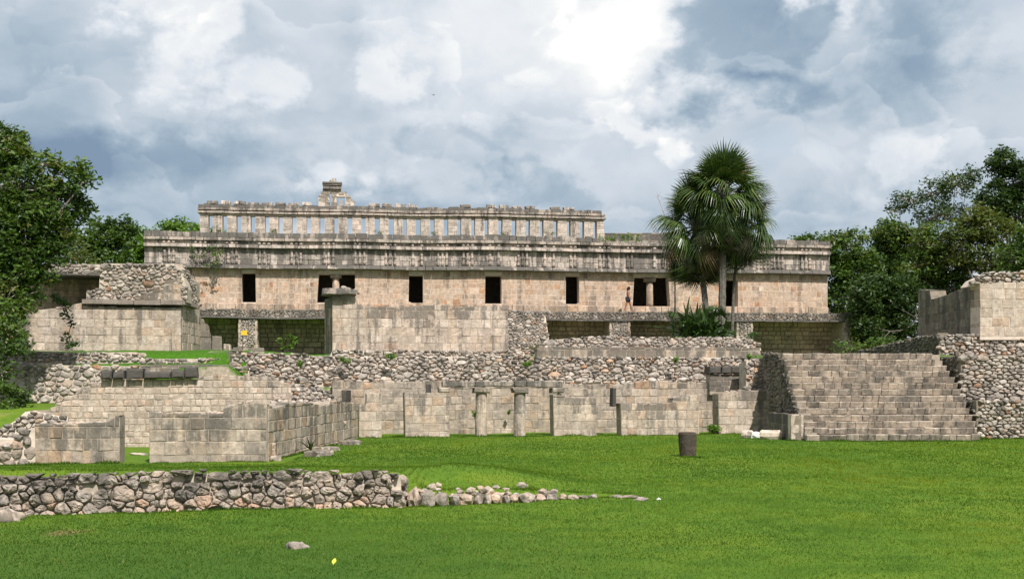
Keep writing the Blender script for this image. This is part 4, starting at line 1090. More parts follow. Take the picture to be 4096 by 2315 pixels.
# side wall running back to the colonnade
SW = Frame(G(1067, 35.02, 0) + Vector((.02, .3, 0)), G(1432, 48.9, 0), wob=.02, seed=11)
pl = SW.poly([(1075, 1866), (1432, 1762), (1434, 1612), (1380, 1603), (1322, 1600), (1316, 1620), (1250, 1612), (1185, 1606), (1150, 1612), (1105, 1626), (1075, 1618)])
d1 = SW.poly([(1216, 1822), (1226, 1819), (1226, 1600), (1216, 1600)]); d2 = SW.poly([(1351, 1790), (1359, 1787), (1359, 1690), (1351, 1690)])
T = Thing('stone_wall', 'long weathered wing wall running back from the corner towards the columns', 'wall', SW.pt(6, -.3, 0))
ashlar(T, SW, pl, M['ashlar'], ch=.34, bw=.5, thick=.8, name='wall_block', core='mortar_grey', rag=.06, jit=.014, age0=-.05, top_age=.65, agespan=1.0, gap=.016)
T.flush()
for (x, y, Y, lx, ly, lz, lab) in ((1275, 1830, 37.6, .85, .5, .20, 'flat doorstep slab lying against the wing wall under the spiky plant'), (1298, 1812, 40.2, .9, .6, .18, 'tilted grey doorstep slab beside the spiky plant'), (1400, 1778, 44.2, .75, .5, .20, 'grey doorstep slab by the far doorway of the wing wall')):
    c = P(x, y, Y); c.z = lawn_z(c.x, c.y) - .03
    V, Fc = slab(c, SW.U + Vector((.55, 0, 0)), lx, ly, lz, .03, .04)
    tag(mesh_obj('stone_slab', V, Fc, M['ashlar'], rnd=R.random() * .6, age=.4), lab, 'slab')
for (x, y, Y, s, lab) in ((1096, 1835, 35.6, .20, 'large broken block at the foot of the wing corner'), (1082, 1805, 35.7, .14, 'smaller broken block stacked on another at the wing corner'), (1085, 1780, 35.7, .13, 'topmost loose square block at the wing corner')):
    c = P(x, y, Y)
    V, Fc = slab(c - Vector((0, 0, s)), (1, .2, 0), s * 2.0, s * 1.6, s * 1.5, .03, .04)
    tag(mesh_obj('loose_block', V, Fc, M['ashlar'], rnd=R.random(), age=.5), lab, 'stone block')

# ------------------------------------------------------------------ big staircase on the right
X0, X1, N, RZ, RY, Y0 = 11.55, 18.62, 14, 0.253, 0.33, 47.0
T = Thing('stone_staircase', 'broad stone staircase of worn block steps rising to the right terrace', 'staircase', ((X0 + X1) / 2, Y0, 0))
V, Fc = [], []
prof = [(Y0 + .08, -.2)]
for i in range(N): prof += [(Y0 + .08 + i * RY, (i + 1) * RZ - .03), (Y0 + .08 + (i + 1) * RY, (i + 1) * RZ - .03)]
prof += [(Y0 + N * RY + 1.0, N * RZ - .03), (Y0 + N * RY + 1.0, -.2)]
m = len(prof)
for x in (X0 + .05, X1 - .05):
    for (y, z) in prof: V.append(Vector((x, y + .035 * (x - X0) * 3, z)))
for k in range(m): Fc.append((k, m + k, m + (k + 1) % m, (k + 1) % m))
Fc += [tuple(reversed(range(m))), tuple(range(m, 2 * m))]
sc = T.part('stair_core', V, Fc, M['mortar_grey'])
for i in range(N):
    xl = X0 + R.uniform(-.015, .015); xr = X1 + (.02 if i < 2 else .10 if i < 10 else -.40 if i > 11 else 0)
    f = Frame(Vector((xl, Y0 + i * RY + .105 * (xl - X0), i * RZ)), Vector((xr, Y0 + i * RY + .105 * (xr - X0), i * RZ)), wob=.03, seed=i * 3.1)
    u = 0
    while u < f.len - .05:
        w = min(R.uniform(.26, .62), f.len - u)
        if f.len - u - w < .15: w = f.len - u
        e = R.uniform(-.015, .012)
        V, Fc = block(f, u + .003, u + w - .003, .0, RZ + e, depth=RY + .06, nb=-.045 + R.uniform(-.01, .01), nt=.02 + R.uniform(-.012, .012), ch=.02, jit=.012)
        T.piece('step_block', V, Fc, M['stair'], min(1, max(0, .35 + R.gauss(0, .22))), R.uniform(.05, .45), sc)
        u += w
# rubble flank of the stairs, facing left
f = Frame(Vector((X0 - .06, Y0 + 8.0, 0)), Vector((X0 - .02, Y0 + .25, 0)))
L = f.len
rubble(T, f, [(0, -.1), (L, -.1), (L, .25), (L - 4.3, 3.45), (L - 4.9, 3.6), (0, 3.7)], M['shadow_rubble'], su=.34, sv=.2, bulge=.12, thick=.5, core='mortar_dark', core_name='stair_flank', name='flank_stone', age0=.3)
T.flush()
wall_thing('rubble_bank', 'steep bit of rubble bank between the blackened lintel and the staircase flank', 'rubble', G(2985, 54.7, .5), G(3105, 54.9, .5),
           [(2985, 1600), (3100, 1600), (3094, 1450), (3060, 1428), (3010, 1434), (2985, 1440)], 'r', 'rubble', lean=6, su=.32, sv=.2, bulge=.16, thick=1.0, gap=.016, age0=-.1)
# low block wall at the left foot of the stairs
bA = Vector((10.95, 51.3, -.05)); bC = Vector((11.02, 47.35, -.05)); bD = Vector((11.52, 47.4, -.05))
T = Thing('stair_side_wall', 'low squared side wall at the left foot of the staircase, dark on its left face', 'wall', bC)
f1 = Frame(bA, bC); f2 = Frame(bC, bD)
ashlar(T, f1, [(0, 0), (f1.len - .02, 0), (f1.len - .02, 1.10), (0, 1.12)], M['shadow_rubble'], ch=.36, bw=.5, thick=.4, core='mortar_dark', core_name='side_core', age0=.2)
ashlar(T, f2, [(0, 0), (f2.len, 0), (f2.len, 1.10), (0, 1.10)], M['pale'], ch=.36, bw=.3, thick=.4, core='mortar', core_name='front_core', name='quoin_block', age0=-.2, top_age=.2); T.flush()
# fallen pale column lying in front of the wall
for k, (x0, x1, Y, r, lab) in enumerate(((2968, 3012, 49.6, .20, 'short pale drum of the fallen column near the stairs'), (3040, 3128, 48.6, .21, 'long pale fallen column lying in the grass near the stairs'), (3008, 3038, 49.4, .15, 'small white block between the fallen column pieces'))):
    a = P(x0, 1740, Y); b = P(x1, 1740, Y - .2); a.z = b.z = r * .75 + .02
    V, Fc = tube([a, a.lerp(b, .08), a.lerp(b, .5), a.lerp(b, .92), b], [r * .8, r, r * 1.03, r * .98, r * .75], 10)
    V = [v + Vector((R.uniform(-.02, .02), R.uniform(-.02, .02), R.uniform(-.02, .02))) for v in V]
    tag(mesh_obj('fallen_column', V, Fc, M['white'] if k == 2 else M['pale'], rnd=.8, age=-.2), lab, 'column')

# ------------------------------------------------------------------ right-hand rubble walls and house
def corner_rubble(label, A, B, Cc, zt, lit, su=.32, sv=.19):
    """rubble wall: A->B the shaded left flank, B->Cc the lit front; zt = (height at A, at B, at C)"""
    T = Thing('rubble_retaining_wall', label, 'wall', B)
    f1 = Frame(A, B + (A - B).normalized() * .25); f2 = Frame(B, Cc)
    rubble(T, f1, [(0, -.1), (f1.len, -.1), (f1.len, zt[1]), (0, zt[0])], M['shadow_rubble'], su=su, sv=sv, bulge=.12, thick=.5, core='mortar_dark', core_name='flank_core', name='flank_stone', age0=.2)  # flank away from the sun, its shade also in the stone colour
    rubble(T, f2, [(0, -.1), (f2.len, -.1), (f2.len, zt[2]), (0, zt[1])], M[lit], su=su, sv=sv, bulge=.14, gap=.02, thick=.7, core='mortar_dark', core_name='front_core', name='stone', age0=-.25, rec=.05)
    T.flush()
corner_rubble('lowest rubble retaining wall right of the staircase foot', Vector((18.75, 50.6, 0)), Vector((18.95, 48.9, 0)), Vector((30, 50.0, 0)), (1.55, 1.6, 1.65), 'rubble')
corner_rubble('middle rubble retaining wall of flat stones right of the staircase', Vector((18.62, 53.3, 1.4)), Vector((18.95, 50.6, 1.4)), Vector((30, 51.8, 1.4)), (1.95, 2.1, 2.15), 'rubble', su=.37, sv=.18)
corner_rubble('upper sloping rubble wall running back from the stair head on the right', Vector((17.9, 62.3, 3.4)), Vector((18.75, 52.6, 3.3)), Vector((30, 53.6, 3.3)), (.55, 1.12, 1.2), 'rubble')
# pale right house
hB = Vector(((3921 - CX) * 52.6 / F, 52.6, 4.38)); hA = Vector(((3672 - CX) * 60.2 / F, 60.2, 4.38)); hC = hB + Vector((11, 1.1, 0))
T = Thing('ruined_house', 'roofless pale stone house at the right edge with dark shade-toned side wall', 'building', hB)
f1 = Frame(hA, hB + (hA - hB).normalized() * .3, wob=.03); f2 = Frame(hB, hC, wob=.03)
ashlar(T, f1, f1.poly([(3672, 1338), (3906, 1345), (3906, 1132), (3895, 1133), (3800, 1172), (3724, 1196), (3718, 1161), (3672, 1158)]), M['shadow_rubble'], ch=.40, bw=.5, thick=.8, name='wall_block', core='mortar_dark', core_name='side_wall', age0=.25, top_age=.2, rag=.04)  # side wall darkened by colour to deepen its shade
ashlar(T, f2, f2.poly([(3921, 1345), (4400, 1345), (4400, 1128), (3921, 1132)]), M['pale'], ch=.40, bw=.48, thick=.9, name='wall_block', core='mortar', core_name='front_wall', age0=-.1, top_age=.4, rag=.03)
f3 = f2.off(-.15)
rubble(T, f3, f3.poly([(3880, 1136), (3900, 1106), (3935, 1090), (4000, 1084), (4400, 1080), (4400, 1136)]), M['rubble'], su=.34, sv=.2, bulge=.2, thick=.9, core='mortar', core_name='wall_top', name='cap_stone', rec=.10, age0=-.3, shrink=.16)
V, Fc = boxV(f1, .3, f1.len - .3, -.4, -1.0, 1.4, 2.0)
T.flush()
# ------------------------------------------------------------------ boulder wall in the foreground
T = Thing('boulder_wall', 'low retaining wall of big rough boulders across the left foreground', 'wall', (-5.5, 21.6, 0))
ring5 = ((1.0, .15), (.95, .62), (.80, .88), (.58, 1.02), (.30, 1.08))
for (a, b) in ((-14.0, -2.02),):
    fr = Frame(Vector((a, wall_y(a) - .05, -.06)), Vector((b, wall_y(b) - .05, -.06)), lean=4, wob=.05, seed=3)
    L = fr.len
    poly = [(0, -.02), (L, -.02), (L - .05, .70), (L * .75, .76), (L * .5, .75), (L * .25, .82), (0, .82)]
    co = [(u, v - .05 if v > .3 else v - .2) for u, v in poly]
    V, Fc = prism(fr, co, [], -.035, -.42); core = T.part('wall_core', V, Fc, M['mortar_tan'])
    for (su_, sv_, vlo, vhi) in ((.185, .15, -.02, .57), (.18, .13, .57, .9)):
        for pl in cells([(0, vlo), (L, vlo), (L, vhi), (0, vhi)], su_, sv_, .08, .14, .72):
            cu_ = sum(p[0] for p in pl) / len(pl); tq = [q for p, q in spans([poly], cu_, 0)]
            if not tq: continue
            pl = clip(pl, 0, 0, 0, 1, max(tq) + R.uniform(-.03, .04))
            if vlo < .3: pl = clip(pl, 0, 0, 0, 1, vhi + R.uniform(-.01, .07)) if len(pl) > 2 else pl
            else: pl = clip(pl, 0, 0, 0, -1, -vlo + R.uniform(-.01, .07)) if len(pl) > 2 else pl
            if len(pl) < 3: continue
            cv_ = sum(p[1] for p in pl) / len(pl)
            g = cobble(fr, pl, R.uniform(.004, .014), .10 * R.uniform(.35, 1.4), .16, 14, ring5, .06, .06, .12)
            if not g: continue
            ag = (cv_ / .75) * .85 - .25 + R.uniform(-.25, .25)
            rn = min(1, max(0, R.uniform(0, .8) + (.35 if cv_ < .22 else 0)))
            T.piece('boulder', g[0], g[1], M['boulder'], rn, ag, core, False)
    # chinking stones in the joints
    for k in range(420):
        u = R.uniform(.1, L - .1); v = R.uniform(.0, .68); s = R.uniform(.02, .05)
        g = rock(fr.pt(u, -.01 + R.uniform(-.03, .03), v), s * 1.4, s, s * .8, sub=1, rough=.4)
        T.piece('chink_stone', g[0], g[1], M['boulder'], R.uniform(.3, 1), R.uniform(-.3, .3), core)
for k in range(11):
    yy = wall_y(-2.0) + R.uniform(.0, .45); zz = R.uniform(.03, .48); q = R.uniform(.07, .14)
    V, Fc = rock((-2.06 + R.uniform(-.04, .05), yy, zz), q * .8, q * 1.2, q, sub=2, rough=.3); T.piece('boulder', V, Fc, M['boulder'], R.random(), zz * .8 - .2, core)
T.flush(minpx=8)
# kerb of single boulders running on to the right
T = Thing('boulder_kerb', 'low curving kerb of single boulders running from the wall end into the lawn', 'kerb', (0, 23, 0))
x = -1.95; h = .30
while x < 2.45:
    w = R.uniform(.16, .34); h = max(.05, .26 - .052 * (x + 1.95)) * R.uniform(.85, 1.2)
    if x > 1.6 and R.random() < .35: x += w; continue
    V, Fc = rock((x + w / 2, wall_y(x) + .08, h * .38), w * .56, .16, h * .68, sub=2, rough=.34); T.piece('boulder', V, Fc, M['boulder'], R.random(), R.uniform(-.2, .3))
    x += w * 1.02
for k in range(40):
    x = R.uniform(-1.9, .9); s = R.uniform(.03, .07)
    V, Fc = rock((x, wall_y(x) + R.uniform(-.02, .12), .2 - .05 * x * .8 + R.uniform(-.12, .05)), s * 1.4, s, s * .8, sub=1, rough=.35); T.piece('chink_stone', V, Fc, M['boulder'], R.random(), 0)
T.flush(minpx=8)
# loose stones in the grass behind the kerb
def on_lawn(px, py):
    """point of the lawn seen at a photo pixel"""
    r = ray(px, py); t = 12.0
    while t < 60:
        p = Vector((0, 0, EYE)) + r * t
        if p.z <= lawn_z(p.x, p.y): return p
        t += .03
    return p
for (x, y, w, h, g, lab) in ((1725, 1945, 34, 26, 0, 'left stone of the first small pale heap behind the kerb'), (1752, 1938, 24, 26, 0, 'upper right stone of the first small pale heap behind the kerb'), (1748, 1956, 34, 16, 0, 'flat lower stone of the first small pale heap behind the kerb'),
        (1920, 1948, 26, 18, 1, 'upper left stone of the scattered heap on the kerb bank'), (1950, 1955, 40, 24, 1, 'broad middle stone of the scattered heap on the kerb bank'), (1985, 1945, 26, 20, 1, 'upper right stone of the scattered heap on the kerb bank'),
        (1965, 1972, 46, 18, 1, 'long low front stone of the scattered heap on the kerb bank'), (2010, 1975, 34, 16, 1, 'right front stone of the scattered heap on the kerb bank'), (1905, 1966, 20, 14, 1, 'small leftmost stone of the scattered heap on the kerb bank'),
        (2090, 1938, 44, 26, 2, 'lone grey stone in the grass right of the scattered heap'), (2175, 1958, 22, 12, 2, 'small half buried stone at the right end of the kerb bank')):
    p = on_lawn(x, y + h / 2); s = p.y / F
    V, Fc = rock((p.x, p.y + .05, p.z + h * s * .3), w * s / 2 * 1.1, w * s * .4, h * s * .62, sub=2, rough=.3)
    tag(mesh_obj('loose_stone', V, Fc, M['pale'] if g < 2 else M['boulder'], rnd=R.random(), age=R.uniform(-.2, .3)), lab, 'stone', 'loose stones behind the kerb')
for (x, y, w, h, mt, lab) in ((1190, 2190, 84, 36, 'boulder', 'flat grey rock sunk in the foreground lawn'), (20, 2080, 130, 54, 'pale', 'large flat pale rock at the left edge below the boulder wall'), (1678, 1984, 13, 15, 'white', 'small bright white stone on the kerb by the boulder wall end'),
                              (2563, 2000, 60, 16, 'boulder', 'low grey stone where the kerb fades into the lawn'), (2635, 1998, 16, 10, 'white', 'tiny pale stone in the lawn right of the kerb'), (560, 1818, 64, 10, 'pale', 'flat threshold stone in the left wing doorway'), (3925, 1752, 18, 18, 'white', 'small white stone in the grass under the right rubble wall'),
                              (1822, 1728, 24, 10, 'white', 'white stone in the grass left of the columns')):
    p = on_lawn(x, y); s = p.y / F
    V, Fc = rock((p.x, p.y + .02, p.z + h * s * .0), w * s / 2, w * s * .5, h * s * .8, sub=3, rough=.36)
    tag(mesh_obj('rock', V, Fc, M[mt], rnd=.3, age=.45, smooth=True), lab, 'rock')
# ------------------------------------------------------------------ column stump
p = on_lawn(2757, 1826); r = 36.5 * p.y / F; h = 97 * p.y / F
T = Thing('column_stump', 'dark weathered round column stump standing alone on the lawn', 'column', p)
V, Fc = lathe(Vector((p.x, p.y + r, p.z - .05)), [(r * .86, 0), (r * .90, .06), (r * .95, h * .45), (r * 1.0, h * .9), (r * 1.0, h * 1.0), (r * .94, h * 1.045), (r * .45, h * 1.05)], seg=26, jit=.05, lean=(-.02, 0))
T.part('shaft', V, Fc, M['stump'], rnd=.3, age=.5); 
V, Fc = lathe(Vector((p.x - .018, p.y + r, p.z - .05 + h * 1.03)), [(r * .93, 0), (r * .90, .025), (r * .55, .035), (r * .2, .02)], seg=22, jit=.15); T.part('worn_top', V, Fc, M['stump'], rnd=.9, age=-.2); T.flush()

# fallen yellow leaf, signpost, iron rod
p = on_lawn(1337, 2262); s = p.y / F
V = []; Fc = []
for i in range(7):
    t = i / 6; w = .030 * math.sin(math.pi * min(1, t * .92 + .06)) ; c = Vector((p.x - .012 + .02 * t, p.y + .015 * math.sin(t * 3), p.z + .025 + .072 * t))
    V += [c + Vector((-w, .006, 0)), c + Vector((0, -.010 * math.sin(t * 3.1), 0)), c + Vector((w * .8, .012, 0))]
for i in range(6):
    for k in range(2): Fc.append((i * 3 + k, i * 3 + k + 1, i * 3 + k + 4, i * 3 + k + 3))
T = Thing('fallen_leaf', 'small bright yellow leaf caught upright in the foreground lawn', 'leaf', p)
T.part('blade', V, Fc, M['yleaf'], smooth=True)
V, Fc = tube([p + Vector((-.016, 0, -.01)), p + Vector((-.012, 0, .03))], [.003, .003], 5); T.part('stalk', V, Fc, M['yleaf']); T.flush()
b = P(970, 1486, 58.4)
T = Thing('sign_post', 'thin dark post carrying a small yellow sign plate below the palace', 'sign', b)
t = P(970, 1328, 58.4)
V, Fc = tube([b - Vector((0, 0, .3)), b.lerp(t, .5) + Vector((.01, 0, 0)), t], [.022, .020, .018], 6); T.part('post', V, Fc, M['iron'])
f = Frame(P(965, 1340, 58.36), P(988, 1340, 58.36)); V, Fc = boxV(f, 0, f.len, .02, -.01, 0, 18 * 58.4 / F); T.part('plate', V, Fc, M['sign']); T.flush()
a = P(686, 1398, 59.1); c = P(684, 1322, 59.6)
T = Thing('iron_rod', 'thin dark rod leaning on the front wall of the left house', 'rod', a)
V, Fc = tube([a - Vector((0, 0, .1)), a.lerp(c, .5), c], [.016, .016, .014], 6); T.part('shaft', V, Fc, M['iron'])
V, Fc = tube([c, c + Vector((.0, 0, .04))], [.022, .012], 6); T.part('tip', V, Fc, M['iron']); T.flush()
# ------------------------------------------------------------------ trees
def leaf_cloud(centres, radii, per, size, rnd_c, flat=.75, sag=0.0):
    """many small rhombic leaves gathered in clumps"""
    Vs, rn = [], []
    for c, r, n, rc in zip(centres, radii, per, rnd_c):
        d = NP.normal(size=(n, 3)); d /= np.linalg.norm(d, axis=1)[:, None] + 1e-9
        k = NP.random((n, 1)) ** 0.5
        q = d * k * r * np.array([1, 1, flat]) + np.array(c)
        q[:, 2] -= sag * (np.abs(d[:, 0]) + np.abs(d[:, 1])) * r * .3
        a = NP.normal(size=(n, 3)); a[:, 2] *= .55; a /= np.linalg.norm(a, axis=1)[:, None] + 1e-9
        up = NP.normal(size=(n, 3)) * .7 + np.array([0, -.15, .9])
        b = np.cross(up, a); b /= np.linalg.norm(b, axis=1)[:, None] + 1e-9
        s = size * NP.uniform(.6, 1.35, size=(n, 1))
        quad = np.stack([q - a * s, q - b * s * .42 , q + a * s, q + b * s * .42], axis=1)
        Vs.append(quad.reshape(-1, 3)); rn.append(np.clip(rc + NP.normal(size=n) * .16, 0, 1))
    V = np.concatenate(Vs); rn = np.concatenate(rn)
    idx = np.arange(len(V)).reshape(-1, 4)
    return V, idx.tolist(), rn

def tree(name, label, base, blobs, leaf=.15, dens=1.0, mat='leaf', bark='bark', trunk_r=.25, twigs=40, group=None, hollow=.35, clump=.55, twig_mat='twig', seed=0):
    """blobs: (centre Vector, rx, ry, rz); limbs reach from the trunk into every blob"""
    base = Vector(base)
    T = Thing(name, label, 'tree' if 'bush' not in name else 'bush', base, group)
    top = sum((b[0] for b in blobs), Vector()) / len(blobs)
    tubes = []
    fork = base.lerp(top, .45); fork.z = base.z + (top.z - base.z) * .45
    mid = base.lerp(fork, .5) + Vector((R.uniform(-.3, .3), R.uniform(-.2, .2), 0))
    tubes.append(tube([base - Vector((0, 0, .3)), mid, fork], [trunk_r * 1.25, trunk_r, trunk_r * .8], 8))
    cs, rs, ns, rc, tw = [], [], [], [], []
    for (c, rx, ry, rz) in blobs:
        m1 = fork.lerp(c, .5) + Vector((R.uniform(-.4, .4), R.uniform(-.4, .4), R.uniform(-.1, .5)))
        tubes.append(tube([fork, m1, c], [trunk_r * .6, trunk_r * .4, trunk_r * .16], 6))
        vol = rx * ry * rz
        nclump = max(6, int(dens * 15 * vol ** (2 / 3) / clump ** 1.2))
        bt = R.uniform(.2, .7)
        for k in range(nclump):
            d = Vector((R.gauss(0, 1), R.gauss(0, 1), R.gauss(0, 1))).normalized()
            r = R.uniform(hollow, 1.0) ** .6 * (1 + .25 * mnoise.noise(d * 1.7 + c))
            q = c + Vector((d.x * rx * r, d.y * ry * r, d.z * rz * r))
            cr = clump * R.uniform(.55, 1.35)
            cs.append(q); rs.append(cr); ns.append(int(dens * 34 * (cr / .55) ** 2 * (.15 / leaf) ** 1.3 * R.uniform(.6, 1.3)) + 4)
            rc.append(min(1, max(0, bt + R.gauss(0, .22))))
            if R.random() < twigs / nclump * .5:
                s = c.lerp(q, R.uniform(.0, .3))
                tw.append(tube([s, s.lerp(q, .5) + Vector((R.uniform(-.15, .15), R.uniform(-.15, .15), R.uniform(-.2, .1))), q + (q - s) * .08], [.045, .03, .012], 4))
    V, Fc = merge(tubes); T.part('trunk', V, Fc, M[bark], smooth=True)
    if tw:
        V, Fc = merge(tw); T.part('twig_mass', V, Fc, M[twig_mat], kind='stuff')
    V, Fc, rn = leaf_cloud(cs, rs, ns, leaf, rc); T.part('crown', V, Fc, M[mat], rnd=rn)
    return T
def B(px, py, Y, rpx, rpy, ry=None):
    c = P(px, py, Y); return (c, rpx * Y / F, ry or rpx * Y / F * .9, rpy * Y / F)

# big tree at the left edge, in front of the ruined house
tree('broadleaf_tree', 'large leafy tree with pale branches filling the left edge of the view', G(-170, 52.5, 1.2),
     [B(-60, 600, 52, 150, 120), B(40, 560, 52.5, 60, 60), B(90, 640, 52.5, 90, 50), B(180, 655, 52, 70, 45), B(300, 680, 52, 50, 42), B(335, 730, 51.5, 40, 26), B(60, 760, 52, 150, 100), B(190, 770, 52.5, 100, 60), B(290, 800, 52.5, 60, 50), B(320, 850, 52.5, 45, 40),
      B(30, 890, 52, 150, 100), B(180, 890, 52, 110, 80), B(265, 920, 52, 60, 50), B(40, 1010, 51.5, 130, 90), B(165, 1000, 52, 90, 70), B(60, 1110, 51.5, 100, 80), B(175, 1090, 52, 60, 50), B(10, 1220, 51, 110, 110), B(110, 1190, 51.5, 60, 50)],
     leaf=.125, dens=1.2, mat='leaf', trunk_r=.16, twigs=260, clump=.50)
tree('broadleaf_bush', 'dark leafy bush hanging over the left terraces below the large tree', G(-110, 48.0, 1.2),
     [B(-10, 1300, 49, 110, 90), B(40, 1390, 48.5, 65, 60), B(0, 1480, 48, 60, 60), B(20, 1590, 47, 65, 55), B(30, 1650, 46.5, 70, 45), B(70, 1610, 47, 45, 35), B(0, 1690, 46, 40, 50)], leaf=.11, dens=1.15, mat='leaf', trunk_r=.10, twigs=40, clump=.42)
# hanging vine in front of the house wall
def vine(name, label, pts, Y, size, mat, n, spread):
    c0 = P(pts[0][0], pts[0][1], Y); T = Thing(name, label, 'plant', c0)
    L = [P(x, y, Y - .05 * i) for i, (x, y) in enumerate(pts)]
    V, Fc = tube(L, [.018] * len(L), 5); T.part('stem', V, Fc, M['bark'])
    cs = []
    for a, b in zip(L, L[1:]):
        for k in range(3): cs.append(a.lerp(b, R.random()) + Vector((R.gauss(0, spread), R.uniform(-.15, 0), R.gauss(0, spread * .6))))
    V, Fc, rn = leaf_cloud(cs, [spread * 1.3] * len(cs), [n] * len(cs), size, [R.random() for _ in cs]); T.part('foliage', V, Fc, M[mat], rnd=rn); T.flush()
vine('hanging_branch', 'thin leafy branch hanging in front of the left house wall', [(200, 1150), (225, 1210), (265, 1240), (285, 1290), (275, 1340), (285, 1390)], 55.0, .11, 'leaf_dark', 26, .20)
vine('wall_vine', 'green creeper growing over the column frieze at the palace left end', [(868, 980), (862, 1010), (872, 1030), (866, 1055), (858, 1078)], 76.9, .09, 'leaf', 26, .26)
vine('wall_vine', 'thin creeper leaves between the first column groups of the palace frieze', [(775, 1000), (790, 1020), (785, 1045)], 76.9, .08, 'leaf', 10, .22)

tree_specs = [
    ('bright green tree directly behind the left house', 430, 90, [B(400, 960, 90, 95, 75), B(480, 930, 90, 70, 55), B(350, 1030, 90, 80, 80), B(450, 1050, 90, 90, 70)], 'leaf', .20, .75, 9),
    ('light green tree between the left house and the palace', 560, 97, [B(545, 960, 97, 65, 65), B(600, 1000, 97, 60, 80), B(520, 1060, 97, 70, 60)], 'leaf_bright', .20, .75, 9),
    ('far bright green tree behind the palace left corner', 720, 112, [B(690, 920, 112, 60, 45), B(750, 935, 112, 80, 50), B(640, 950, 112, 60, 40), B(850, 950, 112, 80, 40)], 'leaf_bright', .22, .7, 5),
    ('grey green scrubby tree behind the big left tree', 260, 78, [B(240, 1000, 78, 110, 80), B(330, 1090, 78, 90, 60), B(160, 1060, 78, 90, 70)], 'leaf_yellow', .17, .5, 30),
    ('small far tree showing over the palace right end', 3250, 112, [B(3240, 965, 112, 55, 24), B(3300, 985, 112, 40, 40), B(3190, 970, 112, 40, 20)], 'leaf', .22, .7, 4),
    ('bushy green tree next to the palace right corner', 3400, 94, [B(3390, 1000, 94, 90, 80), B(3340, 1090, 94, 70, 90), B(3440, 1100, 94, 100, 100), B(3370, 1210, 94, 90, 90)], 'leaf', .19, .85, 16),
    ('dark round tree behind the right house', 3620, 98, [B(3560, 940, 98, 90, 60), B(3640, 1000, 98, 110, 90), B(3540, 1080, 98, 110, 100), B(3670, 1120, 98, 100, 90)], 'leaf', .19, .9, 30),
    ('thin leaved tree with open branches against the sky on the right', 3800, 92, [B(3640, 800, 92, 70, 36), B(3730, 770, 92, 70, 46), B(3820, 740, 92, 80, 50), B(3880, 700, 92, 40, 32), B(3570, 840, 92, 40, 22), B(3760, 860, 92, 110, 50)], 'leaf_dark', .15, .55, 40),
    ('tall dark tree rising at the right edge', 4060, 88, [B(4010, 660, 88, 65, 55), B(4080, 720, 88, 90, 80), B(3990, 790, 88, 80, 70), B(4080, 860, 88, 90, 80)], 'leaf_dark', .16, .95, 20),
    ('yellowish green tree above the right house', 3930, 82, [B(3900, 880, 82, 70, 50), B(3970, 920, 82, 90, 70), B(3850, 980, 82, 90, 80), B(3960, 1040, 82, 110, 60)], 'leaf_yellow', .17, .8, 20),
    ('dense mid green tree behind the sagging dark wall', 3760, 84, [B(3720, 960, 84, 80, 70), B(3770, 1060, 84, 100, 80), B(3680, 1080, 84, 80, 80), B(3800, 1150, 84, 90, 70)], 'leaf', .17, .85, 26),
    ('dark tree low between the terrace end and the right house', 3560, 80, [B(3480, 1180, 80, 100, 90), B(3580, 1190, 80, 110, 90), B(3480, 1290, 80, 90, 80), B(3600, 1290, 80, 100, 90), B(3530, 1370, 80, 110, 50)], 'leaf_dark', .16, .95, 40),
    ('shiny leaved tree at the right edge over the house wall', 4090, 70, [B(4060, 1040, 70, 80, 70), B(4140, 1000, 70, 90, 110)], 'leaf', .15, .8, 8),
]
for lab, px, Y, bl, mt, lf, dn, tw in tree_specs:
    tree('broadleaf_tree', lab, G(px, Y, 3.6), bl, leaf=lf * .9, dens=dn * 1.3, mat=mt, trunk_r=.20 if dn > .6 else .09, twigs=tw * 2, group='trees behind the ruins', clump=.62)
# the woods that close the view beyond the clearing, one far mass
cs, rs, ns, rc = [], [], [], []
for k in range(520):
    x = R.uniform(-150, 150); y = R.uniform(150, 240); z = R.uniform(-1, 5.5)
    if abs(x) < 60: y += 20
    cs.append((x, y, z)); rs.append(R.uniform(1.8, 3.4)); ns.append(26); rc.append(R.random())
V, Fc, rn = leaf_cloud(cs, rs, ns, .8, rc)
o = mesh_obj('distant_woods', V, Fc, M['leaf'], rnd=rn); o['kind'] = 'stuff'; o['label'] = 'far band of forest beyond the ruins'; o['category'] = 'forest'

# bare pale trunk branches low on the right, as seen under the dark tree
T = Thing('dead_branch', 'bare pale curving branch low in front of the dark trees beside the right house', 'branch', P(3560, 1330, 78.6))
L = [P(x, y, 78.6) for x, y in ((3500, 1310), (3560, 1325), (3610, 1320), (3650, 1300), (3668, 1270), (3662, 1240))]
V, Fc = tube(L, [.02, .032, .034, .032, .028, .015], 6); T.part('limb', V, Fc, M['bark'], smooth=True)
L = [P(x, y, 78.6) for x, y in ((3662, 1270), (3630, 1250), (3600, 1235), (3560, 1200))]; V, Fc = tube(L, [.025, .02, .016, .008], 5); T.part('fork', V, Fc, M['bark'], smooth=True)
L = [P(x, y, 78.6) for x, y in ((3560, 1325), (3540, 1345), (3520, 1420), (3515, 1460))]; V, Fc = tube(L, [.03, .035, .04, .05], 6); T.part('limb', V, Fc, M['bark'], smooth=True); T.flush()

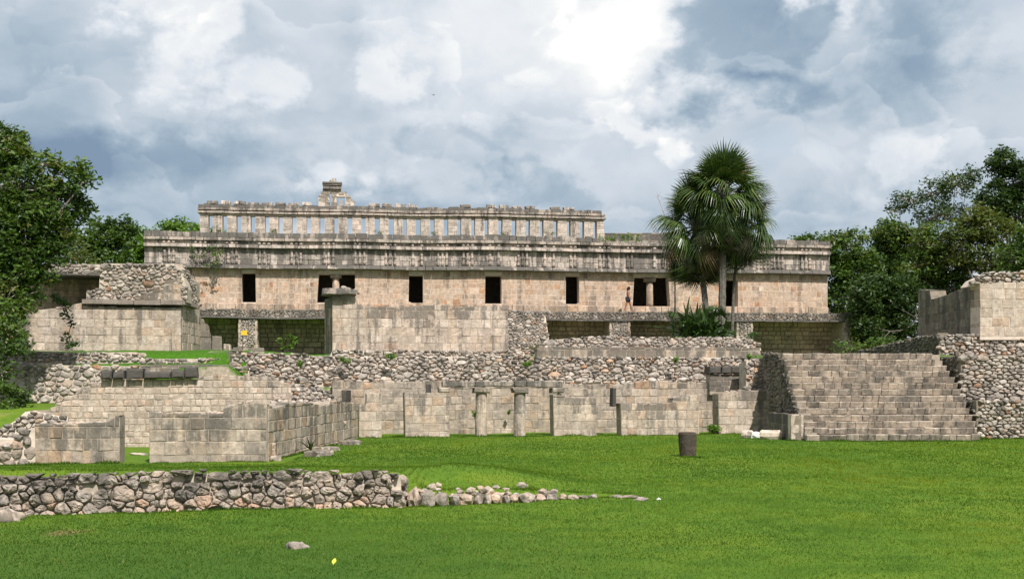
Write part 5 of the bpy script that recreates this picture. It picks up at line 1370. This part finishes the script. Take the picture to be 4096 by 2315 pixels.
# ------------------------------------------------------------------ fan palms
def fan_mesh(seed, droop, nseg=30, spread=235, L=1.15, pet=1.0, pr=.02):
    r = random.Random(seed); V, Fc, rn = [], [], []
    Vt, Ft = tube([(0, 0, 0), (pet * .5, 0, -.06 * droop), (pet, 0, -.22 * droop)], [pr * 1.6, pr * 1.2, pr], 4)
    V += Vt; Fc += Ft; rn += [.9] * len(Ft)
    hx, hz = pet, -.22 * droop
    for k in range(nseg):
        t = math.radians(-spread / 2 + spread * (k + .5) / nseg) + r.uniform(-.03, .03)
        l = L * (1 - .28 * (abs(t) / math.radians(spread / 2)) ** 2) * r.uniform(.88, 1.06)
        d = Vector((math.cos(t), math.sin(t), 0)); s = Vector((-math.sin(t), math.cos(t), 0))
        fold = .10 * (1 if k % 2 else -1)
        pts = []
        for (f, w) in ((0.0, .010), (.42, .030), (.75, .017), (1.0, .002)):
            bend = droop * (.16 * f + .85 * f ** 2.3) * r.uniform(.85, 1.15) + abs(math.sin(t)) * .14 * f
            q = Vector((hx, 0, hz)) + d * l * f * (1 - .36 * droop * f * f)
            q.z += -bend * l + .05 * f * math.cos(t)
            pts.append((q, w * L / 1.1))
        b = len(V)
        for q, w in pts:
            V += [q - s * w + Vector((0, 0, fold * w)), q + s * w - Vector((0, 0, fold * w))]
        for i in range(3): Fc.append((b + i * 2, b + i * 2 + 1, b + i * 2 + 3, b + i * 2 + 2)); 
        c = r.uniform(.1, 1.0); rn += [c, c, min(1, c + .1)]
    me = bpy.data.meshes.new('frond'); me.from_pydata([tuple(v) for v in V], [], Fc)
    a = me.attributes.new('rnd', 'FLOAT', 'FACE'); a.data.foreach_set('value', np.array(rn, dtype=np.float32))
    return me
def frond_set(mat, seed, L=1.15, pet=1.0):
    out = []
    for k, dr in enumerate((.15, .4, .7, 1.0, 1.3)):
        me = fan_mesh(seed + k, dr, L=L, pet=pet); me.materials.append(M[mat]); out.append(me)
    return out
THICK = frond_set('thicket', 40)
GREEN, DRY, DEAD = frond_set('palm', 10), frond_set('palm_dry', 20), frond_set('palm_dead', 30)
def put_frond(T, mes, c, az, el, droop_i, scale, name='frond'):
    o = bpy.data.objects.new(name, mes[droop_i]); COL.objects.link(o); o.parent = T.o
    o.location = Vector(c) - WPOS[T.o.name]
    o.rotation_euler = (Matrix.Rotation(az, 3, 'Z') @ Matrix.Rotation(-el, 3, 'Y') @ Matrix.Rotation(R.uniform(-.5, .5), 3, 'X')).to_euler()
    o.scale = (scale,) * 3
def palm(label, base, top, tr, n, scale, skirt, pet_spread=1.0):
    T = Thing('fan_palm', label, 'palm', base, 'tall fan palms in front of the palace')
    m = Vector(base).lerp(Vector(top), .5) + Vector((.08, 0, 0))
    rings = 26; pts, rad = [], []
    for i in range(rings):
        t = i / (rings - 1); p = Vector(base).lerp(m, t).lerp(m.lerp(Vector(top), t), t); pts.append(p); rad.append(tr * (1.15 - .3 * t) * (1.06 if i % 2 else .97))
    V, Fc = tube(pts, rad, 10); T.part('trunk', V, Fc, M['palm_bark'])
    V, Fc = rock(Vector(top) + Vector((0, 0, .1)), tr * 1.9, tr * 1.9, tr * 3.2, sub=2); T.part('crown_heart', V, Fc, M['palm_bark'])
    ga = 2.39996
    for k in range(n):
        f = (k + .5) / n
        el = math.radians(86 - 150 * f ** 1.05) + R.uniform(-.12, .12)
        di = min(4, max(0, int(f * 4.6 + R.uniform(-.6, .5))))
        mes = GREEN if R.random() > .02 + .05 * f else DRY
        put_frond(T, mes, Vector(top) + Vector((0, 0, .28 - .75 * f)), k * ga + R.uniform(-.25, .25), el, di, scale * R.uniform(.85, 1.12))
    for k in range(skirt):
        put_frond(T, DEAD if R.random() < .6 else GREEN, Vector(top) + Vector((R.uniform(-.2, .2), 0, -.3 - .9 * R.random())), R.uniform(0, 6.28), math.radians(R.uniform(-82, -58)), 4, scale * R.uniform(.8, 1.05), 'dead_frond')
    T.flush(); return T
palm('taller fan palm with its trunk on the right and shaggy drooping crown', G(2884, 70, 3.85), P(2890, 775, 70), .21, 84, 1.36, 34)
palm('shorter fan palm leaning left, its dark crown merged below the taller one', G(2842, 70.8, 3.85), P(2785, 900, 71.2), .18, 66, 1.36, 46)
T = Thing('fan_palm', 'small drooping fan palm crown on the right below the tall palm crown', 'palm', G(2950, 71.5, 3.85))
V, Fc = tube([G(2925, 71.5, 3.7), P(2935, 1150, 71.5), P(2960, 900, 71.5)], [.10, .09, .08], 8); T.part('trunk', V, Fc, M['palm_bark'])
for k in range(44):
    f = (k + .5) / 44
    put_frond(T, GREEN if R.random() > .12 + .3 * f else DEAD, P(2960, 890, 71.3), k * 2.4, math.radians(60 - 140 * f), min(4, int(1 + f * 5)), 1.30 * R.uniform(.85, 1.1))
T.flush()
# thicket of young palm fans and sword leaves at the foot of the palms
def sword_mesh(seed, L, w, bend):
    r = random.Random(seed); V, Fc = [], []
    n = 6
    for i in range(n + 1):
        t = i / n; ww = w * (1 - t ** 2.2) * (.6 + .4 * min(1, t * 4)) + .002
        c = Vector((L * t * (1 - .25 * bend * t), 0, -bend * L * t ** 2.2 * .6))
        V += [c + Vector((0, -ww, .02)), c, c + Vector((0, ww, .02))]
    for i in range(n):
        for k in range(2): Fc.append((i * 3 + k, i * 3 + k + 1, i * 3 + k + 4, i * 3 + k + 3))
    me = bpy.data.meshes.new('sword_leaf'); me.from_pydata([tuple(v) for v in V], [], Fc)
    a = me.attributes.new('rnd', 'FLOAT', 'FACE'); a.data.foreach_set('value', np.full(len(Fc), r.uniform(.1, 1), dtype=np.float32)); me.materials.append(M['thicket'])
    return me
SW_ = [sword_mesh(50 + k, 1.25, .075, .15 + .2 * k) for k in range(5)]
T = Thing('palm_thicket', 'dark spiky thicket of young palm leaves at the foot of the palms', 'bush', G(2800, 68.8, 3.9))
V, Fc = lathe(G(2800, 68.8, 3.85), [(.5, 0), (.45, .6), (.3, 1.2), (.1, 1.5)], seg=10, jit=.3); T.part('root_crown', V, Fc, M['palm_bark'])
for k in range(270):
    c = G(R.gauss(2795, 40), 68.8 + R.uniform(-.6, .6), 4.5 + R.uniform(0, 1.0))
    put_frond(T, SW_, c, R.uniform(0, 6.28), math.radians(R.uniform(10, 88)), R.randrange(5), R.uniform(.9, 1.6), 'sword_leaf')
for k in range(22):
    c = G(R.gauss(2790, 48), 68.8 + R.uniform(-.5, .5), 4.6 + R.uniform(0, 1.3))
    put_frond(T, THICK, c, R.uniform(0, 6.28), math.radians(R.uniform(20, 85)), R.randrange(3), R.uniform(.45, .75), 'frond')
T.flush()
# bare twiggy shoot left of the palms
T = Thing('bare_shrub', 'leafless pinkish twigs against the sky left of the palm crown', 'shrub', P(2720, 950, 73))
tw = []
root = P(2700, 1080, 73)
for k in range(12):
    e = P(R.uniform(2600, 2690), R.uniform(755, 930), 73); m = root.lerp(e, .55) + Vector((R.uniform(-.2, .3), 0, R.uniform(-.1, .3)))
    tw.append(tube([root, m, e], [.03, .018, .008], 4))
    for j in range(6):
        s = m.lerp(e, R.uniform(.2, 1)); tw.append(tube([s, s + Vector((R.uniform(-.4, .25), 0, R.uniform(-.2, .3)))], [.009, .005], 3))
V, Fc = merge(tw); T.part('twigs', V, Fc, plain('pink_twig', (.34, .24, .21), bmp=0)); 
V, Fc = tube([G(2705, 73, 3.9), G(2700, 73, 6.0), root], [.06, .05, .03], 6); T.part('stem', V, Fc, M['bark']); T.flush()

# ------------------------------------------------------------------ small plants
def plant(label, base, h, w, n, size, mat, stems=4, name='leafy_plant'):
    T = Thing(name, label, 'plant', base, 'small plants on the ruins'); cs = []; tb = []
    for k in range(stems):
        e = Vector(base) + Vector((R.gauss(0, w * .5), R.uniform(-.1, .1), h * R.uniform(.6, 1.0)))
        tb.append(tube([Vector(base) - Vector((0, 0, .06)), Vector(base).lerp(e, .6) + Vector((R.uniform(-.05, .05), 0, 0)), e], [.014, .010, .006], 4))
        for q in (.5, .8, 1.0): cs.append(Vector(base).lerp(e, q))
    V, Fc = merge(tb); T.part('stem', V, Fc, M['bark'])
    V, Fc, rn = leaf_cloud(cs, [w * .45] * len(cs), [n] * len(cs), size, [R.uniform(.2, .9) for _ in cs]); T.part('foliage', V, Fc, M[mat], rnd=rn); T.flush()
rf = lambda px, n=-3.2: PF.pt(PF.uv(px, 940)[0], n, 4.66)
for (px, h, lab) in ((2446, .95, 'leafy shoot on the palace roof right next to the comb end'), (2488, 1.0, 'second leafy shoot right of the comb end on the palace roof'), (2540, 1.3, 'tallest leafy shoot right of the comb on the palace roof'), (2578, 1.0, 'fourth leafy shoot right of the comb on the palace roof'), (2612, .6, 'low leafy shoot near the palm on the palace roof')):
    plant(lab, rf(px), h, .45, 14, .085, 'leaf_bright')
for (px, h, n, lab) in ((1077, 1.0, -3.9, 'slender weed inside the comb opening above the first double door'), (1412, .6, -3.0, 'green weed at the foot of the comb right of the crest tower'), (2062, .7, -3.1, 'weed in a comb opening near the comb right part'), (2330, .65, -3.0, 'weed in front of the last comb openings'), (1130, .5, -3.0, 'small weed at the comb foot above the left double door'), (1620, .7, -3.9, 'weed seen through the middle comb openings')):
    plant(lab, rf(px, n), h, .32, 9, .06, 'leaf', 3)
for (px, h, n, lab) in ((1095, .28, .1, 'mossy tuft on the palace parapet left part'), (1520, .25, .1, 'mossy tuft on the palace parapet above the middle door'), (1745, .25, .1, 'mossy tuft on the parapet right of the middle'), (2020, .28, .1, 'mossy tuft on the parapet near the fourth door'), (2195, .35, .1, 'green weed on the parapet above the fifth door'), (870, .22, .2, 'mossy tuft on the parapet near its left end'), (2900, .5, -.4, 'weed on the parapet right of the palm')):
    plant(lab, PF.pt(PF.uv(px, 940)[0], n, 4.95 if px < 2400 else 4.75), h, .4, 12, .05, 'leaf_yellow', 3)
plant('bright green sapling growing from the dark room wall', QF.pt(qu(1150), -.5, .0), 1.45, .6, 9, .15, 'leaf_bright', 4)
plant('reddish and green weed at the foot of the rubble pier by the sign', QF.pt(qu(993), .25, .05), .55, .4, 16, .07, 'leaf_yellow', 4)
plant('low bush on the crumbling right end of the vaulted terrace', G(3415, 79.6, 4.9), 1.3, .7, 40, .10, 'leaf', 5)
plant('leafy bush at the foot of the terrace end beside the sloping wall', G(3480, 70, 3.7), 1.0, 1.4, 60, .12, 'leaf', 7)
plant('green weeds at the foot of the dark jamb left of the staircase', G(2855, 53.0, .1), .28, .5, 60, .05, 'leaf_bright', 5)
plant('green weed growing on the left column edge', G(1897, 51.2, .75), .35, .18, 10, .06, 'leaf_bright', 3)
plant('small weed at the foot of the rear wall between the columns', G(2036, 54.5, .85), .2, .16, 10, .05, 'leaf_bright', 3)
for (x, y, Y, lab) in ((2700, 1455, 58.6, 'green weed in the middle of the rubble bank'), (1560, 1440, 57.2, 'green weed on the rubble bank above the doorway'), (1390, 1455, 57.0, 'weed on the rubble bank left part'), (2105, 1470, 57.8, 'weed in the rubble bank right of the columns'), (1200, 1470, 56.5, 'low weed on the rubble bank near the signpost'), (3000, 1440, 58.8, 'grass tuft at the right end of the rubble bank')):
    plant(lab, P(x, y, Y), .3, .3, 26, .05, 'leaf_bright', 4)
# spiky agave-like plant by the wing wall
sp = P(1243, 1802, 39.0); sp.z = .1
T = Thing('spiky_plant', 'small spiky plant with sword leaves against the left wing wall', 'plant', sp, 'small plants on the ruins')
for k in range(9): put_frond(T, SW_, sp, R.uniform(-3.1, .0) if k else -1.0, math.radians(R.uniform(35, 85)), R.randrange(3), R.uniform(.30, .58), 'sword_leaf')
V, Fc = lathe(sp - Vector((0, 0, .12)), [(.06, 0), (.05, .1), (.02, .16)], seg=8); T.part('stalk', V, Fc, M['palm_bark']); T.flush()

# ------------------------------------------------------------------ grass on the lawn (uncountable)
def seg(p, q, m, k): return (p.x, p.y, q.x, q.y, m, k)
FRINGE = [seg(FF.pt(0, .02, 0), FF.pt(2.4, .02, 0), 900, 2.2), seg(FF.pt(3.3, .02, 0), FF.pt(FF.len, .02, 0), 1300, 2.2), seg(SW.pt(0, .06, 0), SW.pt(SW.len, .06, 0), 2200, 2.4),
          seg(CFr.pt(0, .02, 0), CFr.pt(CFr.len, .02, 0), 3500, 2.2), (11.4, 46.95, 18.7, 47.7, 1800, 2.0), (18.9, 48.8, 24, 49.3, 1200, 2.6), (10.9, 47.3, 11.6, 47.3, 200, 2.5), (10.0, 49.0, 12.0, 48.4, 500, 2.4),
          (-10, wall_y(-10) - .10, -2, wall_y(-2) - .10, 3200, 1.5), (-10, wall_y(-10) + .55, -2, wall_y(-2) + .55, 2600, 1.7), (-2, wall_y(-2) - .02, 2.4, wall_y(2.4) - .02, 2000, 1.7), (-1.8, wall_y(-1.8) + .5, 2.4, wall_y(2.4) + .5, 1500, 2.0),
          (5.2, 36.9, 5.9, 36.9, 200, 2.2), (-15.5, 33.5, -13, 33.9, 900, 2.2)]
def grass_blades():
    n = 330000
    Y = 13.4 * (54 / 13.4) ** (NP.random(n) ** 0.85)
    X = (NP.random(n) * 2 - 1) * (.45 * Y + .5)
    Z = np.empty(n); ok = np.ones(n, bool)
    cache = {}
    for i in range(n):
        k = (round(X[i] * 8), round(Y[i] * 8)); z = cache.get(k)
        if z is None: z = cache[k] = lawn_z(k[0] / 8, k[1] / 8)
        Z[i] = z
        d = Y[i] - wall_y(X[i])
        if X[i] < 2.3 and -.02 < d < .33: ok[i] = False
        if X[i] < -6.6 and Y[i] > 34.2 or Y[i] > 52.5: ok[i] = False
    X, Y, Z = X[ok], Y[ok], Z[ok]
    tall = np.ones(len(X))
    # longer unmown fringe along the feet of walls, steps and stones
    for (x0, y0, x1, y1, m, k) in FRINGE:
        t = NP.random(m); fx = x0 + (x1 - x0) * t + NP.normal(size=m) * .03; fy = y0 + (y1 - y0) * t - np.abs(NP.normal(size=m)) * .10
        fz = np.array([lawn_z(a, b) for a, b in zip(fx, fy)])
        patch = np.array([max(0.15, .7 + 1.3 * mnoise.noise((a * 1.6, b * 1.6, 7))) for a, b in zip(fx, fy)])
        X = np.concatenate([X, fx]); Y = np.concatenate([Y, fy]); Z = np.concatenate([Z, fz]); tall = np.concatenate([tall, k * patch])
    n = len(X)
    sc = np.clip(Y / 18, .8, 2.2)
    h = NP.uniform(.014, .034, n) * sc ** .5 * (1 + .7 * (NP.random(n) < .04)) * tall; w = NP.uniform(.004, .008, n) * sc
    a = NP.random(n) * 6.283; lx, ly = NP.normal(size=n) * h * .55, NP.normal(size=n) * h * .55
    dx, dy = np.cos(a) * w, np.sin(a) * w
    V = np.stack([np.stack([X - dx, Y - dy, Z - .004], 1), np.stack([X + dx, Y + dy, Z - .004], 1), np.stack([X + lx, Y + ly, Z + h], 1)], 1).reshape(-1, 3)
    idx = np.arange(n * 3).reshape(-1, 3).tolist()
    big = np.array([mnoise.noise((x * .28, y * .2, 2)) + .55 * mnoise.noise((x * 1.3, y * .8, 5)) for x, y in zip(X, Y)])
    wisp = np.array([mnoise.noise((x * 1.0, y * 1.1, 11)) + .6 * mnoise.noise((x * 3.1, y * 2.6, 17)) for x, y in zip(X, Y)])
    rn = np.clip(.47 - .55 * np.clip(wisp - .28, 0, .6) + .14 * np.clip((X + 2) / 8, -1, 1) + big * .5 + NP.normal(size=n) * .09, 0, .96)
    dl = np.clip((22 - Y) / 6, 0, 1) * np.clip((4 - X) / 6, 0, 1)
    rn = np.clip(rn - .38 * dl, 0, .96)
    rn = np.where(NP.random(n) < .012 + .02 * dl, 1.0, rn)
    o = mesh_obj('grass', V, idx, M['blade'], rnd=rn, kind='stuff', origin=(0, 25, 0))
    o['label'] = 'short mown grass of the lawn'; o['category'] = 'grass'
grass_blades()

# ------------------------------------------------------------------ person walking past the palace doors
def person():
    b = P(2513, 1250, 79.6); b.z = PZ - .02
    T = Thing('person', 'person in dark shorts with bare back walking right past the palace doorway', 'person', b)
    H = 1.62
    # joints: side view, walking to the right (+x), back leg trailing left
    J = {'pelvis': (-.02, 0, .86), 'waist': (-.01, 0, 1.0), 'chest': (-.01, 0, 1.20), 'neck0': (.0, 0, 1.36), 'neck1': (.03, 0, 1.43), 'head': (.05, 0, 1.53),
         'shR': (.0, -.17, 1.32), 'elR': (-.02, -.21, 1.06), 'haR': (.07, -.2, .86), 'shL': (.0, .17, 1.32), 'elL': (.03, .2, 1.07), 'haL': (.12, .19, .88),
         'hipR': (-.02, -.09, .83), 'knR': (-.13, -.10, .48), 'anR': (-.27, -.10, .10), 'toR': (-.16, -.11, .035),
         'hipL': (-.01, .09, .83), 'knL': (.15, .10, .47), 'anL': (.27, .10, .07), 'toL': (.43, .11, .05)}
    Rr = {'pelvis': .135, 'waist': .115, 'chest': .145, 'neck0': .075, 'neck1': .055, 'head': .095, 'shR': .062, 'elR': .043, 'haR': .032, 'shL': .062, 'elL': .043, 'haL': .032,
          'hipR': .095, 'knR': .062, 'anR': .040, 'toR': .030, 'hipL': .095, 'knL': .062, 'anL': .040, 'toL': .030}
    E = [('pelvis', 'waist'), ('waist', 'chest'), ('chest', 'neck0'), ('neck0', 'neck1'), ('neck1', 'head'), ('chest', 'shR'), ('shR', 'elR'), ('elR', 'haR'), ('chest', 'shL'), ('shL', 'elL'), ('elL', 'haL'),
         ('pelvis', 'hipR'), ('hipR', 'knR'), ('knR', 'anR'), ('anR', 'toR'), ('pelvis', 'hipL'), ('hipL', 'knL'), ('knL', 'anL'), ('anL', 'toL')]
    # short finger chains on both hands
    for s in 'RL':
        hx, hy, hz = J['ha' + s]
        for k in range(5):
            nm = 'f%s%d' % (s, k); J[nm] = (hx + .02 + (.035 if k == 0 else 0) - .006 * k, hy + (k - 2) * .017, hz - (.05 if k == 0 else .085 - .006 * abs(k - 2))); Rr[nm] = .009; E.append(('ha' + s, nm))
    names = list(J); me = bpy.data.meshes.new('body')
    me.from_pydata([J[n] for n in names], [(names.index(a), names.index(c)) for a, c in E], [])
    o = bpy.data.objects.new('body', me); COL.objects.link(o); o.parent = T.o; WPOS[o.name] = b
    md = o.modifiers.new('Skin', 'SKIN'); sd = me.skin_vertices[0].data
    for i, n in enumerate(names): sd[i].radius = (Rr[n], Rr[n]); sd[i].use_root = n == 'pelvis'
    md.use_smooth_shade = True
    o.modifiers.new('Subdivision', 'SUBSURF').levels = 1; o.modifiers[-1].render_levels = 2
    me.materials.append(M['skin'])
    # hair down to the nape, shorts, pale waistband
    V, Fc = rock(b + Vector((.03, 0, 1.545)), .105, .10, .125, sub=3, rough=.05); hair = T.part('hair', V, Fc, M['hair'], smooth=True)
    V, Fc = tube([b + Vector((-.02, 0, 1.56)), b + Vector((-.045, 0, 1.44)), b + Vector((-.04, 0, 1.36))], [.07, .07, .03], 8); T.part('hair', V, Fc, M['hair'], smooth=True)
    V, Fc = merge([lathe(b + Vector((-.02, 0, .76)), [(.14, .0), (.178, .06), (.17, .17), (.15, .22)], seg=14), tube([b + Vector((-.025, -.09, .84)), b + Vector((-.07, -.095, .66))], [.128, .112], 10), tube([b + Vector((-.0, .09, .84)), b + Vector((.07, .095, .66))], [.128, .112], 10)])
    sh = T.part('shorts', V, Fc, M['shorts'], smooth=True)
    V, Fc = lathe(b + Vector((-.02, 0, .965)), [(.150, 0), (.156, .02), (.150, .05)], seg=14); T.part('waistband', V, Fc, M['waist'], sh, smooth=True)
    # face: nose and mouth towards the walking direction
    V, Fc = merge([rock(b + Vector((.150, -.01, 1.525)), .018, .014, .022, sub=1, rough=.05), rock(b + Vector((.128, -.045, 1.545)), .010, .012, .008, sub=1), rock(b + Vector((.132, -.02, 1.485)), .014, .022, .008, sub=1)])
    T.part('face', V, Fc, M['skin'], smooth=True); T.flush()
person()

# ------------------------------------------------------------------ birds
def bird(label, px, py, Y, s, roll):
    c = P(px, py, Y); T = Thing('bird', label, 'bird', c)
    V, Fc = tube([c + Vector((-.9, 0, -.05)) * s, c + Vector((-.4, 0, 0)) * s, c + Vector((.2, 0, .02)) * s, c + Vector((.6, 0, .05)) * s, c + Vector((.85, 0, .0)) * s], [.03 * s, .12 * s, .18 * s, .11 * s, .02 * s], 8); T.part('body', V, Fc, M['feather'], smooth=True)
    for k in (-1, 1):
        V = [c + Vector((-.15, 0, .05)) * s, c + Vector((.35, 0, .05)) * s, c + Vector((.30, k * .8, .35 + roll * k)) * s, c + Vector((-.1, k * .75, .32 + roll * k)) * s, c + Vector((-.1, k * 1.6, .15 + 2 * roll * k)) * s]
        T.part('wing', V + [v + Vector((0, 0, -.03 * s)) for v in V], [(0, 1, 2, 3), (3, 2, 4), (8, 7, 6, 5), (9, 7, 8)], M['feather'])
    V = [c + Vector((-.85, 0, -.04)) * s, c + Vector((-1.3, -.18, -.08)) * s, c + Vector((-1.35, .18, -.04)) * s]; T.part('tail', V + [v + Vector((0, 0, -.03 * s)) for v in V], [(0, 1, 2), (5, 4, 3)], M['feather']); T.flush()
bird('dark bird gliding in front of the bright cloud', 1734, 381, 110, .16, .25)
bird('tiny dark bird low over the middle of the palace', 1538, 642, 110, .06, .1)
